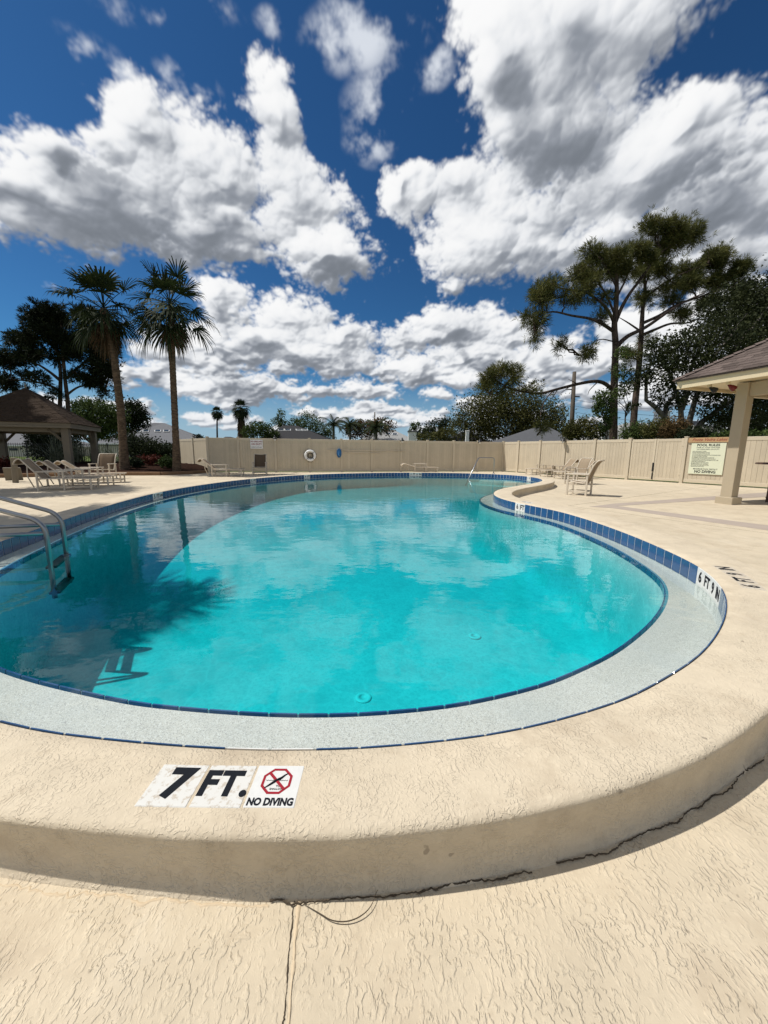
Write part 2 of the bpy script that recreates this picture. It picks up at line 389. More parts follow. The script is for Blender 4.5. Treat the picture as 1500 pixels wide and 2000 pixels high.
M_ledge=material('pebble_finish',ledge_fn)
def plaster_fn(T):
    p=wpos(T); c=T.mix(T.ss(T.noise(p,1.1,6,.68),.40,.70),(.66,.69,.68,1),(.50,.57,.57,1))
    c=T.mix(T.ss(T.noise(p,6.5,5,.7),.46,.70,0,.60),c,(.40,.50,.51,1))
    c=T.mix(T.ss(T.noise(p,28.,4,.7),.44,.64,0,.50),c,(.40,.49,.50,1))  # blotches of the plaster, both sizes deepened to paint in underwater sun dapple
    c=T.mix(T.ss(T.vor(T.v('ADD',p,T.v('SCALE',T.noise(p,2.5,3,.5,col=True),scale=.45)),2.6,'DISTANCE_TO_EDGE'),.06,.0,0,.22),c,(.78,.80,.78,1))  # pale web: sun caustics painted into the plaster colour
    return pbsdf(T,c,.7)
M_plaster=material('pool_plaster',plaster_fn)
def water_fn(T):
    p=wpos(T)
    h=T.m('ADD',T.noise(T.v('MULTIPLY',p,(1.,1.6,1.)),2.2,3,.5),T.m('MULTIPLY',T.noise(p,11.,2,.5),.12))
    nn=bump(T,h,.13,.024)
    lw=T.n('ShaderNodeLayerWeight'); lw.inputs['Blend'].default_value=.5; T.put(lw.inputs['Normal'],nn)
    fr=T.m('MULTIPLY_ADD',T.m('POWER',lw.outputs['Facing'],5.),.96,.022)
    gl=T.n('ShaderNodeBsdfGlossy'); gl.inputs['Roughness'].default_value=.0; T.put(gl.inputs['Normal'],nn)
    tr=T.n('ShaderNodeBsdfTransparent'); mx=T.n('ShaderNodeMixShader'); T.put(mx.inputs[0],fr)
    T.nt.links.new(tr.outputs[0],mx.inputs[1]); T.nt.links.new(gl.outputs[0],mx.inputs[2])
    va=T.n('ShaderNodeVolumeAbsorption'); va.inputs['Color'].default_value=(.0,.865,.885,1); va.inputs['Density'].default_value=1.05
    return mx.outputs[0],va.outputs[0]
M_water=material('pool_water',water_fn)
M_vinyl=simple('tan_vinyl',(.50,.43,.318),.5,0,.13,2.2,rnd=.05,world=True)
M_vinyl2=simple('tan_vinyl_post',(.525,.455,.34),.5,0,.07,1.2,rnd=.04,world=True)
M_alu=simple('cream_painted_aluminium',(.56,.49,.39),.42,0,.08,8.)
M_sling=simple('tan_sling_mesh',(.27,.21,.145),.8,0,.15,9.,bmp=(260.,.4,.002))
M_slingd=simple('brown_sling_mesh',(.105,.075,.05),.85,0,.15,9.,bmp=(260.,.4,.002))
M_steel=simple('stainless_steel',(.30,.31,.32),.30,1.,.10,20.)
M_black=simple('black_metal',(.015,.015,.016),.4,0,.2,9.)
M_grass=material('lawn',lambda T:pbsdf(T,T.mix(T.noise(wpos(T),.6,6,.7),(.045,.075,.018,1),(.10,.12,.04,1)),.9,0,None,.03))
M_mulch=material('mulch',lambda T:pbsdf(T,T.mix(T.ss(T.vor(T.v('MULTIPLY',wpos(T),(1,2.,1)),26.,'F1','Distance'),.1,.6),(.055,.026,.016,1),(.018,.010,.008,1)),.95,0,bump(T,T.vor(wpos(T),26.),.9,.03),.02))
M_timber=simple('landscape_timber',(.20,.125,.075),.85,0,.3,6.,bmp=(30.,.5,.01))
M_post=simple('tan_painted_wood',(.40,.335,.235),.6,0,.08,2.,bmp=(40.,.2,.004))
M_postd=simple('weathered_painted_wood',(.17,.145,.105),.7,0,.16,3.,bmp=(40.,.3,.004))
M_fascia=simple('cream_painted_board',(.60,.50,.33),.55,0,.06,2.,bmp=(40.,.2,.003))
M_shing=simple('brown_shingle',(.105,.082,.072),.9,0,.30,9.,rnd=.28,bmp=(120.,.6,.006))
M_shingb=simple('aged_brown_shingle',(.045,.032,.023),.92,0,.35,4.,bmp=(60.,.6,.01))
def roof_mat(name,col,v=.2):
    def fn(T):
        p=wpos(T); z=T.sep(p)[2]
        row=T.m('FRACT',T.m('MULTIPLY',z,9.)); n=T.noise(T.v('MULTIPLY',p,(3.,3.,9.)),1.,5,.7)
        c=T.v('SCALE',T.comb(*col),scale=T.m('ADD',T.m('MULTIPLY_ADD',n,2*v,1-v),T.m('MULTIPLY',T.ss(row,.15,.0),-.18)))
        return pbsdf(T,c,.9,0,None,.03)
    return material(name,fn)
M_roofg=roof_mat('grey_shingle',(.15,.152,.16)); M_roofd=roof_mat('dark_grey_shingle',(.042,.042,.044)); M_roofl=roof_mat('pale_grey_shingle',(.27,.27,.265)); M_roofm=roof_mat('mid_grey_shingle',(.095,.098,.105))
M_stucco=simple('pale_house_stucco',(.52,.49,.43),.85,0,.08,2.)
M_white=simple('white_paint',(.76,.76,.74),.5,0,.05,3.)
M_glass=simple('dark_glass',(.03,.04,.05),.08,0,.1,3.)
M_frost=simple('frosted_glass',(.72,.70,.64),.35,0,.05,6.)
def bark_mat(name,c1,c2,sc=6.,st=(1,1,.25),disp=.05):
    return material(name,lambda T:pbsdf(T,T.mix(T.ss(T.noise(T.v('MULTIPLY',wpos(T),st),sc,6,.7),.35,.7),c4(c1),c4(c2)),.9,0,bump(T,T.noise(T.v('MULTIPLY',wpos(T),st),sc*1.7,5,.7),.8,disp),.04))
M_pineb=bark_mat('pine_bark',(.035,.026,.022),(.13,.095,.075)); M_oakb=bark_mat('oak_bark',(.05,.045,.04),(.17,.155,.135))
M_palmb=bark_mat('palm_bark',(.06,.043,.03),(.155,.115,.08),5.,(1,1,3.),.03)
def leaf_mat(name,c1,c2,sc=.8,tr=.22):
    def fn(T):
        p=wpos(T); n=T.ss(T.m('ADD',T.m('MULTIPLY',T.noise(p,sc,3,.6),.6),T.m('MULTIPLY',T.noise(p,sc*9,2,.5),.4)),.36,.64)
        c=T.mix(n,c4(c1),c4(c2)); b=pbsdf(T,c,.72,0,None,.12)
        t=T.n('ShaderNodeBsdfTranslucent'); T.put(t.inputs[0],c); mx=T.n('ShaderNodeMixShader'); mx.inputs[0].default_value=tr
        T.nt.links.new(b,mx.inputs[1]); T.nt.links.new(t.outputs[0],mx.inputs[2]); return mx.outputs[0]
    return material(name,fn)
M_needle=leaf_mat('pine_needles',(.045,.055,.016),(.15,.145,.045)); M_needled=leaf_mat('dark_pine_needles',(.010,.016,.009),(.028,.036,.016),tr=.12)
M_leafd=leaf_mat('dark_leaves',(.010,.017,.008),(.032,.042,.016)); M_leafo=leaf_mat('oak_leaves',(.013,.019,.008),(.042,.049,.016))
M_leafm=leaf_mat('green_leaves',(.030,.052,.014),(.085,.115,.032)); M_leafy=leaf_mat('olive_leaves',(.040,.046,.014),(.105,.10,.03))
M_leafb=leaf_mat('bronze_leaves',(.055,.035,.016),(.13,.085,.035)); M_palml=leaf_mat('palm_fronds',(.008,.015,.006),(.030,.042,.013),1.5,.12)
M_palmd=leaf_mat('dead_palm_fronds',(.045,.030,.018),(.12,.085,.05),1.5,.1); M_flower=leaf_mat('red_leaves',(.04,.012,.009),(.11,.028,.018),3.)
M_pale=leaf_mat('pale_strap_leaves',(.10,.12,.07),(.30,.32,.24),3.)
M_wood=simple('brown_stained_wood',(.075,.042,.028),.5,0,.25,8.)
M_crack=simple('dirt_filled_crack',(.07,.055,.04),.95,0,.5,50.)
M_seal=simple('joint_sealant',(.50,.40,.27),.7,0,.1,20.,bmp=(60.,.4,.003),world=True)
M_band=material('grey_concrete_band',lambda T:pbsdf(T,T.mix(T.noise(wpos(T),3.,5,.65),(.30,.245,.20,1),(.385,.325,.27,1)),.85,0,bump(T,T.noise(wpos(T),60.,3,.6),.5,.003)))
M_blue=simple('blue_plastic',(.03,.13,.30),.5,0,.15,9.)
M_rope=simple('dark_rope',(.05,.05,.05),.9,0,.2,30.)
M_signw=simple('cream_sign_face',(.64,.66,.50),.5,0,.04,2.); M_signb=simple('varnished_board',(.42,.27,.14),.5,0,.2,5.)
M_script=simple('red_script_paint',(.25,.045,.03),.6,0,.2,20.)
M_pole=simple('weathered_pole',(.10,.085,.07),.9,0,.25,3.)

# ---------------------------------------------------------------- the pool outline
ctrl=[(-1.47,1.29),(-1.02,1.21),(-.57,1.17),(-.26,1.168),(.05,1.19),(.49,1.265),(.98,1.43),(1.33,1.61),(1.67,1.82),(2.0,2.08),(2.31,2.37),(2.59,2.69),(2.82,3.05),(3.0,3.49),(3.13,4.13),(3.22,4.89),(3.25,5.85),(3.17,6.7),(2.95,7.4),(2.74,8.13),(2.70,8.95),(2.92,9.9),(3.41,10.85),(4.22,11.87),(5.04,12.8),(5.9,14.0),(6.4,15.4),(6.35,16.9),(5.5,18.2),(3.87,18.98),(1.28,19.04),(-1.26,18.19),(-3.43,16.65),(-4.87,14.21),(-5.5,11.6),(-5.6,9.5),(-5.36,7.75),(-5.01,6.27),(-4.75,5.4),(-4.5,4.6),(-4.2,3.7),(-3.8,2.85),(-3.2,2.1),(-2.4,1.58)]
def catmull(P,closed=True,sub=24):
    out=[]; n=len(P)
    for i in range(n):
        p0,p1,p2,p3=[np.array(P[(i+k)%n]) for k in(-1,0,1,2)]
        for s in range(sub):
            t=s/sub; out.append(.5*((2*p1)+(-p0+p2)*t+(2*p0-5*p1+4*p2-p3)*t*t+(-p0+3*p1-3*p2+p3)*t**3))
    return np.array(out)
dense=catmull(ctrl)
for _ in range(60): dense=.25*np.roll(dense,1,0)+.5*dense+.25*np.roll(dense,-1,0)
seg=np.linalg.norm(np.roll(dense,-1,0)-dense,axis=1); cum=np.concatenate([[0],np.cumsum(seg)]); PER=cum[-1]
NT_=int(round(PER/.158)); NC=NT_*2
sres=np.arange(NC)*PER/NC; dl=np.vstack([dense,dense[:1]])
CON=np.stack([np.interp(sres,cum,dl[:,i]) for i in(0,1)],1)
tan=np.roll(CON,-1,0)-np.roll(CON,1,0); tan/=np.linalg.norm(tan,axis=1,keepdims=True)
NOR=np.stack([tan[:,1],-tan[:,0]],1)             # outward
ZC=.21; ZW=.06; ZL=.03                          # coping top, water, ledge
def smooth1(a,k):
    for _ in range(k): a=.25*np.roll(a,1)+.5*a+.25*np.roll(a,-1)
    return a
x_,y_=CON[:,0],CON[:,1]
rightside=x_>1.0
WC=np.where(rightside,np.interp(y_,[1.3,2.0,3.4,5,7.2,9,12,19],[.30,.34,.50,.55,.56,.46,.44,.44]),np.interp(y_,[1.2,2.,4,19],[.30,.33,.44,.44])); WC=smooth1(WC,30)
WL=np.where(rightside,np.interp(y_,[1.2,2.0,2.7,3.6,4.8,7.,8.2,9.5,11.5,13,19],[.42,.42,.38,.26,.19,.19,.28,.36,.28,.2,.2]),np.interp(y_,[1.2,2,3.2,5,19],[.42,.42,.30,.2,.2])); WL=smooth1(WL,20)
def ring(off,z):
    p=CON+NOR*(off[:,None] if hasattr(off,'__len__') else off)
    return np.column_stack([p,np.full(NC,z) if not hasattr(z,'__len__') else z])
def sweep(name,rings,mat,parent=None,smooth=True,kind=None,cap=None):
    V=np.vstack(rings); Fq=[]; idx=np.arange(NC); nx=(idx+1)%NC
    for r in range(len(rings)-1): Fq.append(np.stack([r*NC+idx,r*NC+nx,(r+1)*NC+nx,(r+1)*NC+idx],1))
    return link(name,fast_mesh(name,V,np.vstack(Fq),mat,smooth),parent,kind=kind)
CEN=np.array([0.,8.])
OUT=CON+NOR*WC[:,None]

# deck and ground: sheets with the pool cut out
def sheet(name,edge_fn,z,mat,steps,inset=.06):
    base=CON+NOR*(WC-inset)[:,None]; far=edge_fn(base); rings=[]
    for t in steps: p=base+(far-base)*t; rings.append(np.column_stack([p,np.full(NC,z)]))
    return sweep(name,rings,mat,smooth=False)
def ray_poly(poly):
    P=np.array(poly); Q=np.roll(P,-1,0)
    def fn(base):
        d=base-CEN; out=np.zeros_like(base)
        for i in range(len(base)):
            best=1e9
            for a,b in zip(P,Q):
                e=b-a; den=d[i,0]*e[1]-d[i,1]*e[0]
                if abs(den)<1e-9: continue
                w=a-CEN; t=(w[0]*e[1]-w[1]*e[0])/den; u=(w[0]*d[i,1]-w[1]*d[i,0])/den
                if t>0 and -1e-6<=u<=1+1e-6 and t<best: best=t
            out[i]=CEN+d[i]*best
        return out
    return fn
FA=Vector((-9.9,21.2,0)); FB=Vector((7.9,25.2,0)); FD=Vector((.5,-.867,0)).normalized()
FE=FB+FD*26
yard=[(-9.9,21.5),(8.1,25.6),(FE.x+.4,FE.y),(20.,-12.),(-22.,-12.),(-22.,15.2),(-16.5,15.9),(-13.6,17.9),(-11.,18.35),(-10.0,19.6)]
deck=sheet('deck',ray_poly(yard),0.,M_deck,(0,.02,.1,.4,1.)); deck['kind']='structure'; deck['label']='beige textured concrete pool deck'
gr=sheet('ground',lambda b:CEN+(b-CEN)/np.linalg.norm(b-CEN,axis=1,keepdims=True)*900.,-.05,M_grass,(0,.01,.05,.3,1.)); gr['kind']='structure'

# ---------------------------------------------------------------- the pool
pool=thing('swimming_pool','kidney shaped swimming pool with raised beige coping and blue waterline tiles','pool',(0,0,0))
wob=np.array([rng.uniform(-1,1) for _ in range(NC)]); wob=smooth1(wob,3)*.004
prof=[(-.004,ZC-.16),(-.004,ZC-.012),(.006,ZC)]
rings=[ring(o,z) for o,z in prof]
for t in(.25,.5,.75): rings.append(ring(.006+(WC-.05)*t,ZC+.003*math.sin(t*3.1)))
rings+=[ring(WC-.026+wob,ZC+.001),ring(WC-.018+wob,ZC-.001),ring(WC-.008+wob,ZC-.006),ring(WC-.002+wob,ZC-.013),ring(WC+wob,ZC-.022),ring(WC-.002+wob,ZC-.035),ring(WC-.004+wob,ZC-.06),ring(WC-.010+wob,ZC-.085),ring(WC-.016+wob*.6,ZC-.14),ring(WC-.010+wob,.02),ring(WC+.004+2*wob,.008),ring(WC+.012+2*wob,-.01)]
cop=sweep('coping',rings,M_cop,pool); cop['label']='raised beige stucco rim around the water'
def floor_z(y): return -(1.30-.78*np.clip((y-4.)/12.,0,1))
li=ring(-WL,ZL); LI=li[:,:2]
fz=floor_z(li[:,1])
rings=[ring(0.,ZC-.03),ring(0.,ZL),li,ring(-WL-.004,ZL-.05)]
for a,b in((.02,.35),(.06,.75),(.13,.93),(.28,1.)):
    r=ring(-WL-a,0.); r[:,2]=ZL-.05+(fz-ZL+.05)*b; rings.append(r)
last=rings[-1][:,:2]
for t in(.85,.65,.4,.15):
    p=CEN+(last-CEN)*t; rings.append(np.column_stack([p,floor_z(p[:,1])]))
p=CEN+(last-CEN)*.001; rings.append(np.column_stack([p,floor_z(p[:,1])]))
rings[2]=ring(-WL+.006,ZL-.001); rings[3]=ring(-WL+.005,ZL-.06)
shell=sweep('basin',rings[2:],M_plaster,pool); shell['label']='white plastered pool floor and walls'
led=sweep('ledge',[rings[0],rings[1],ring(-WL*.5,ZL),ring(-WL+.03,ZL)],M_ledge,pool,smooth=False); led['label']='speckled grey ledge just under the water'
sweep('grout',[ring(-.0075,ZC-.006),ring(-.0075,ZL)],M_wtile,pool)
# tiles: waterline course and trim course on the ledge nose
tl=PER/NT_-.010
tm=MB(); tm.cbox(-tl/2,tl/2,-.085,.085,.003,.009,.002,Matrix.Rotation(math.radians(90),4,'X'))
# local: x along the wall, z up, -y toward the water
tmesh=tm.mesh('tile',M_tile); wmesh=tmesh.copy(); wmesh.materials.clear(); wmesh.materials.append(M_wtile)
trm=MB(); trm.cbox(-tl/2,tl/2,-.0045,.0045,-.06,.002,.0015); trmesh=trm.mesh('trim_tile',M_tile)
def near_idx(x,y): return int(np.argmin(np.hypot(TC[:,0]-x,TC[:,1]-y)))
TC=CON[1::2]; TN=NOR[1::2]
marks=[(2.82,3.14,4,'6 FT 9 IN'),(2.80,7.75,2,'6 FT'),(-5.57,9.1,3,'5 FT 8 IN'),(-5.0,13.9,2,'5 FT'),(-3.45,16.6,2,'4 FT'),(1.45,19.05,4,'3 FT 6 IN'),(6.35,16.6,2,'3 FT'),(-.35,1.17,2,'7 FT')]
white={}
for x,y,n,t in marks:
    i=near_idx(x,y)
    for k in range(n): white[(i-n//2+k)%NT_]=1
order=sorted(range(NT_),key=lambda i:np.hypot(*TC[i])); single=set(order[:280])
rest=MB(); restt=MB()
for i in range(NT_):
    x,y=TC[i]; nx,ny=TN[i]; ang=math.atan2(-nx,ny)     # local -y looks into the pool
    ang=math.atan2(TN[i][1],TN[i][0])-math.pi/2
    Mx=Matrix.Translation((x-nx*.003,y-ny*.003,ZC-.004-.085))@Matrix.Rotation(ang,4,'Z')
    if i in single or i in white:
        o=link('tile',wmesh if i in white else tmesh,pool); o.matrix_local=Mx
    else: rest.add([Mx@v.co for v in tmesh.vertices],[tuple(p.vertices) for p in tmesh.polygons])
    w=WL[(2*i+1)%NC]; lt=LI[(2*i+2)%NC]-LI[2*i]; lc=(LI[(2*i+2)%NC]+LI[2*i])/2; Mt=Matrix.Translation((lc[0]+nx*.005,lc[1]+ny*.005,ZL))@Matrix.Rotation(math.atan2(lt[1],lt[0]),4,'Z')@Matrix.Diagonal((np.hypot(*lt)/(PER/NT_),1,1,1))
    if i in single:
        o=link('trim_tile',trmesh,pool); o.matrix_local=Mt
    else: restt.add([Mt@v.co for v in trmesh.vertices],[tuple(p.vertices) for p in trmesh.polygons])
if rest.v: rest.build('tile_course',M_tile,pool,kind='stuff')
if restt.v: restt.build('trim_tile_course',M_tile,pool,kind='stuff')
for x,y,n,t in marks[:-1]:
    i=near_idx(x,y); tk=t.split(); tk=tk if len(tk)==n else tk[:2]+[' '.join(tk[2:])]
    for k,w in enumerate(tk):
        j=(i-n//2+(n-1-k))%NT_; P=TC[j]; N=TN[j]; inw=Vector((-N[0],-N[1],0))
        Mx=frame(Vector((P[0],P[1],ZC-.085))+inw*.0130,Vector((0,0,1)).cross(inw),inw)
        put('depth_lettering',text_mesh(w,.135 if len(w)<3 else .09,M_ink,.03,xs=.9),Mx,pool)
# depth tiles let into the coping top
def flat_tile(x,y,ang,w,h,mat,name,parent):
    b=MB(); b.cbox(-w/2,w/2,-h/2,h/2,-.01,.0035,.002); o=b.build(name,mat,parent); o.matrix_local=Matrix.Translation((x,y,ZC))@Matrix.Rotation(ang,4,'Z'); return o
def deco(o,me,x,y,z=.0036,rot=0.,name='lettering'):
    q=link(name,me,o); q.matrix_local=Matrix.Translation((x,y,z))@Matrix.Rotation(rot,4,'Z'); return q
t7=flat_tile(-.651,1.021,-.02,.154,.150,M_worn,'depth_marker_tile',pool); deco(t7,text_mesh('7',.140,M_ink,.050,0.,1.05),.008,.002)
tf=flat_tile(-.491,1.020,-.01,.152,.150,M_worn,'depth_marker_tile',pool); deco(tf,text_mesh('FT.',.122,M_ink,.040,0.,.90,spacing=1.12),.0,.002)
td=flat_tile(-.333,1.021,.0,.152,.150,M_wtile,'no_diving_tile',pool); td['label']='white tile with red octagon no diving sign'
deco(td,text_mesh('NO DIVING',.033,M_ink,.045,0.,.80),0,-.058)
oc=MB()
r0,r1=.050,.0415
for k in range(8):
    a0=math.pi/8+k*math.pi/4; a1=a0+math.pi/4
    q=[(r1*math.cos(a0),r1*math.sin(a0)),(r0*math.cos(a0),r0*math.sin(a0)),(r0*math.cos(a1),r0*math.sin(a1)),(r1*math.cos(a1),r1*math.sin(a1))]
    oc.prism(q,-.0006,.0006)
deco(td,oc.mesh('red_octagon',M_red),0,.015,name='red_octagon')
sl_=MB(); sl_.box(-.043,.043,-.0042,.0042,-.0009,.0009); deco(td,sl_.mesh('red_slash',M_red),0,.015,.0042,-math.pi/4,'red_slash')
dv=MB(); dv.tube([(-.032,-.026,0),(-.018,-.014,0),(-.004,-.001,0),(.012,.010,0),(.022,.022,0),(.030,.027,0)],[.0012,.0030,.0042,.0036,.0022,.0010],6); deco(td,dv.mesh('diver',M_ink),0,.015,.0046,name='diver')
wv=MB()
for sx in(-1,1): wv.tube([(sx*(.008+.0075*k/2),-.002+(.003 if k%2 else 0),0) for k in range(8)],.0007,5)
deco(td,wv.mesh('waves',M_ink),0,.017,.0042,name='waves')
deco(td,text_mesh('TOO',.009,M_ink,.01),.012,-.004); deco(td,text_mesh('SHALLOW',.009,M_ink,.01),.006,-.014)
ang=math.atan2(3.12-2.83,2.98-2.79)
ti=near_idx(2.82,3.14); Nn=TN[ti]; angR=math.atan2(Nn[1],Nn[0])+math.pi/2
for k in range(4):
    j=(2*ti+1-3+2*k)%NC; P=CON[j]+NOR[j]*.20; a=math.atan2(NOR[j][1],NOR[j][0])+math.pi/2
    o=flat_tile(P[0],P[1],a,.152,.150,M_worn2,'depth_marker_tile',pool)
    deco(o,text_mesh(['6','FT','9','IN'][k],.150,M_ink,.035,0,.78),0,0)
j=(2*ti+1+8-14)%NC; P=CON[j]+NOR[j]*.20; a=math.atan2(NOR[j][1],NOR[j][0])+math.pi/2
ti2=near_idx(2.80,7.75)
for k in range(2):
    j=(2*ti2+1-1+2*k)%NC; P=CON[j]+NOR[j]*.22; o=flat_tile(P[0],P[1],math.atan2(NOR[j][1],NOR[j][0])+math.pi/2,.152,.150,M_worn,'depth_marker_tile',pool)
    deco(o,text_mesh(['6','FT'][k],.115,M_ink,.03,0,.9),0,0)
for x,y in((-.20,3.55),(1.26,4.80)):
    d=MB(); d.lathe([(.085,0),(.085,.010),(.075,.016),(.04,.018),(.04,.013),(.0,.013)],24); o=d.build('drain_cover',M_white,pool,True,(x,y,float(floor_z(np.array(y)))-.0))
# entry steps at the shallow corner
for k,(r,z) in enumerate(((1.5,-.16),(1.0,-.02))):
    s=MB(); pts=[]
    for q in range(17):
        th=math.radians(150+q*180/16); pts.append((5.35+r*math.cos(th),17.0+r*math.sin(th)))
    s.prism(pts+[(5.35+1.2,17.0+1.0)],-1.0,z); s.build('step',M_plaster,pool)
# the water itself
wr=[ring(.012,ZW),ring(.012,-2.2)]
V=np.vstack(wr); idx=np.arange(NC); nx=(idx+1)%NC
wm=bpy.data.meshes.new('water'); wm.from_pydata([tuple(v) for v in V],[],[tuple(range(NC)),tuple(range(2*NC-1,NC-1,-1))]+[(int(i),int(NC+i),int(NC+j),int(j)) for i,j in zip(idx,nx)]); wm.materials.append(M_water)
wo=link('water',wm,kind='structure'); wo['label']='calm clear turquoise pool water'

# joints and cracks of the deck, things lying on it
def ribbon(name,pts,w,mat,z,parent=None,jit=0.,h=None,sub=1):
    pts=[Vector((p[0],p[1],0)) for p in pts]; P=[]
    for a,b in zip(pts[:-1],pts[1:]):
        for k in range(sub): P.append(a.lerp(b,k/sub))
    P.append(pts[-1]); m=MB(); n=len(P); vs=[]; o=0.; ww=w/2
    for i,p in enumerate(P):
        t=(P[min(i+1,n-1)]-P[max(i-1,0)]).normalized(); s=Vector((-t.y,t.x,0))
        if jit:                                            # wanders and swells unevenly
            o=.86*o+rng.gauss(0,jit*.42)+(rng.choice((-1,1))*jit*.8 if rng.random()<.10 else 0.); ww=max(.12*w,.8*ww+.2*w*rng.uniform(-.35,1.35))
            if rng.random()<.05: ww=.1*w
        q=p+s*o
        for u,zz in((-1,z-.004),(-.5,z+(h or .0006)),(.5,z+(h or .0006)),(1,z-.004)): vs.append(q+s*ww*u+Vector((0,0,zz)))
    m.add(vs,[(4*i+k,4*i+4+k,4*i+5+k,4*i+1+k) for i in range(n-1) for k in range(3)])
    return m.build(name,mat,parent,True)
ribbon('joint',[(-.232,.893),(-.20,.63),(-.17,.35),(-.1,-2.)],.020,M_seal,.0,deck,.0015,.0028,24)
ribbon('crack',[(-.243,.893),(-.240,.82),(-.222,.70),(-.214,.63),(-.19,.45)],.0048,M_crack,.0016,deck,.0018,None,20)
ribbon('joint',[(4.43,8.90),(6.80,10.55),(12.6,14.6)],.018,M_crack,.001,deck,.002,None,20)
ribbon('joint',[(4.43,8.90),(5.6,6.9),(8.,2.9)],.012,M_crack,.001,deck,.002,None,20)
ribbon('joint',[(-8.6,9.9),(-5.9,10.3)],.014,M_crack,.001,deck,.002,None,14)
i0=int(np.argmin(np.hypot(OUT[:,0]+.28,OUT[:,1]-.88))); pts=[]
for k in range(0,34):
    j=(i0+k)%NC; pts.append(OUT[j]+NOR[j]*(.010+.005*math.sin(k*1.7)+.003*math.sin(k*.6)))
for a,b in((0,9),(10,15),(15,23),(24,33)): ribbon('crack',pts[a:b+1],.0032,M_crack,.0085,deck,.0034,None,16)
pts=[OUT[(i0-k)%NC]+NOR[(i0-k)%NC]*.02 for k in range(0,16)]
ribbon('sealant_lip',pts,.012,M_seal,.0,deck,.006,.0014,11)
nq=catmull([(-.24,.862),(-.215,.853),(-.17,.833),(-.13,.815),(-.09,.812),(-.055,.822),(-.028,.843),(-.012,.877),(-.005,.90)],False,6)[6:44]
nd=MB(); nd.tube([(p[0],p[1],.004+.010*k/len(nq)) for k,p in enumerate(nq)],[.0005+.0011*math.sin(math.pi*(k+.5)/len(nq)) for k in range(len(nq))],5)
o=nd.build('pine_needle',M_crack,None,True); tag(o,'long curved brown pine needle lying on the deck beside the joint','pine needle')
# grey bands in the deck round the pavilion
for q in([(4.85,8.76),(5.28,8.60),(6.36,6.06+.25),(9.,.9),(9.45,1.15),(6.90,6.55),(5.62,8.95),(10.9,10.98),(13.4,12.0),(13.2,12.7),(10.7,11.60),(5.79,9.35)],):
    b=MB(); b.prism(q,-.004,.004); o=b.build('concrete_band',M_band,deck); o['label']='smooth grey concrete band inlaid in the beige deck'
# ---------------------------------------------------------------- fences
FH=1.95
def fence(name,label,pts,parent_kind,skip=(),h=FH,taller=(),boardw=.152):
    """vinyl privacy fence through pts: posts, rails and single boards"""
    t=thing(name,label,'fence',pts[0]); o0=Vector(pts[0])
    pm=MB(); pm.cbox(-.064,.064,-.064,.064,0,h+.02,.006); pm.cbox(-.075,.075,-.075,.075,h+.02,h+.05,.006); pmesh=pm.mesh('post',M_vinyl2)
    bm=MB(); bm.cbox(-boardw/2+.002,boardw/2-.002,-.011,.011,.16,h-.14,.003); bmesh_=bm.mesh('board',M_vinyl)
    cache={}
    for i,p in enumerate(pts):
        d=(Vector(pts[min(i+1,len(pts)-1)])-Vector(pts[max(i-1,0)])); a=math.atan2(d.y,d.x)
        link('post',pmesh,t,Vector(p)-o0,(0,0,a))
        if i==len(pts)-1 or i in skip: continue
        d=Vector(pts[i+1])-Vector(p); L=d.length; a=math.atan2(d.y,d.x)
        key=round(L,2)
        if key not in cache:
            r=MB(); r.cbox(.06,L-.06,-.022,.022,h-.15,h-.01,.006); r2=MB(); r2.cbox(.06,L-.06,-.022,.022,.05,.19,.006)
            cache[key]=(r.mesh('top_rail',M_vinyl2),r2.mesh('bottom_rail',M_vinyl2))
        for nm,me in zip(('top_rail','bottom_rail'),cache[key]): link(nm,me,t,Vector(p)-o0,(0,0,a))
        n=max(1,int(round((L-.13)/boardw))); w=(L-.13)/n
        for k in range(n):
            q=Vector(p)+d.normalized()*(.065+w*(k+.5)); link('board',bmesh_,t,q-o0,(0,0,a)).scale=(w/boardw,1,1)
    return t
def on_fence(A,D,px):          # point of a fence line seen at photo column px
    r=(px-750)/730*RR+(1000-905)/730*UU+F; A=Vector(A)
    den=D.x*r.y-D.y*r.x; s=(A.y*r.x-A.x*r.y)/den; return A+D*s
BD=(FB-FA).normalized()
bposts=[FA]+[on_fence(FA,BD,x) for x in(467,539,605,667,726,783,834,885,932)]+[FB]
fence('vinyl_fence','tan vinyl privacy fence in shade along the far end of the pool',bposts,0)
rposts=[FB]+[on_fence(FB,FD,x) for x in(1011,1053,1101,1159,1227)]
fence('vinyl_fence','sunlit tan vinyl fence behind the row of chairs, between corner and gate',rposts,0)
G0=rposts[-1]; G1=on_fence(FB,FD,1335)
nposts=[G1]+[G1+FD*1.86,G1+FD*3.72,G1+FD*5.58]
fence('vinyl_fence','sunlit tan vinyl fence carrying the pool rules sign',nposts,0)
r0=FA+Vector((-3.5,3.6,0))
fence('vinyl_fence','short shaded fence return at the left end of the back fence',[FA+Vector((-.1,.25,0)),r0.lerp(FA,.5)+Vector((0,.1,0)),r0],0,h=1.93)
gd=(G1-G0); gl=gd.length/2; ga=math.atan2(gd.y,gd.x)
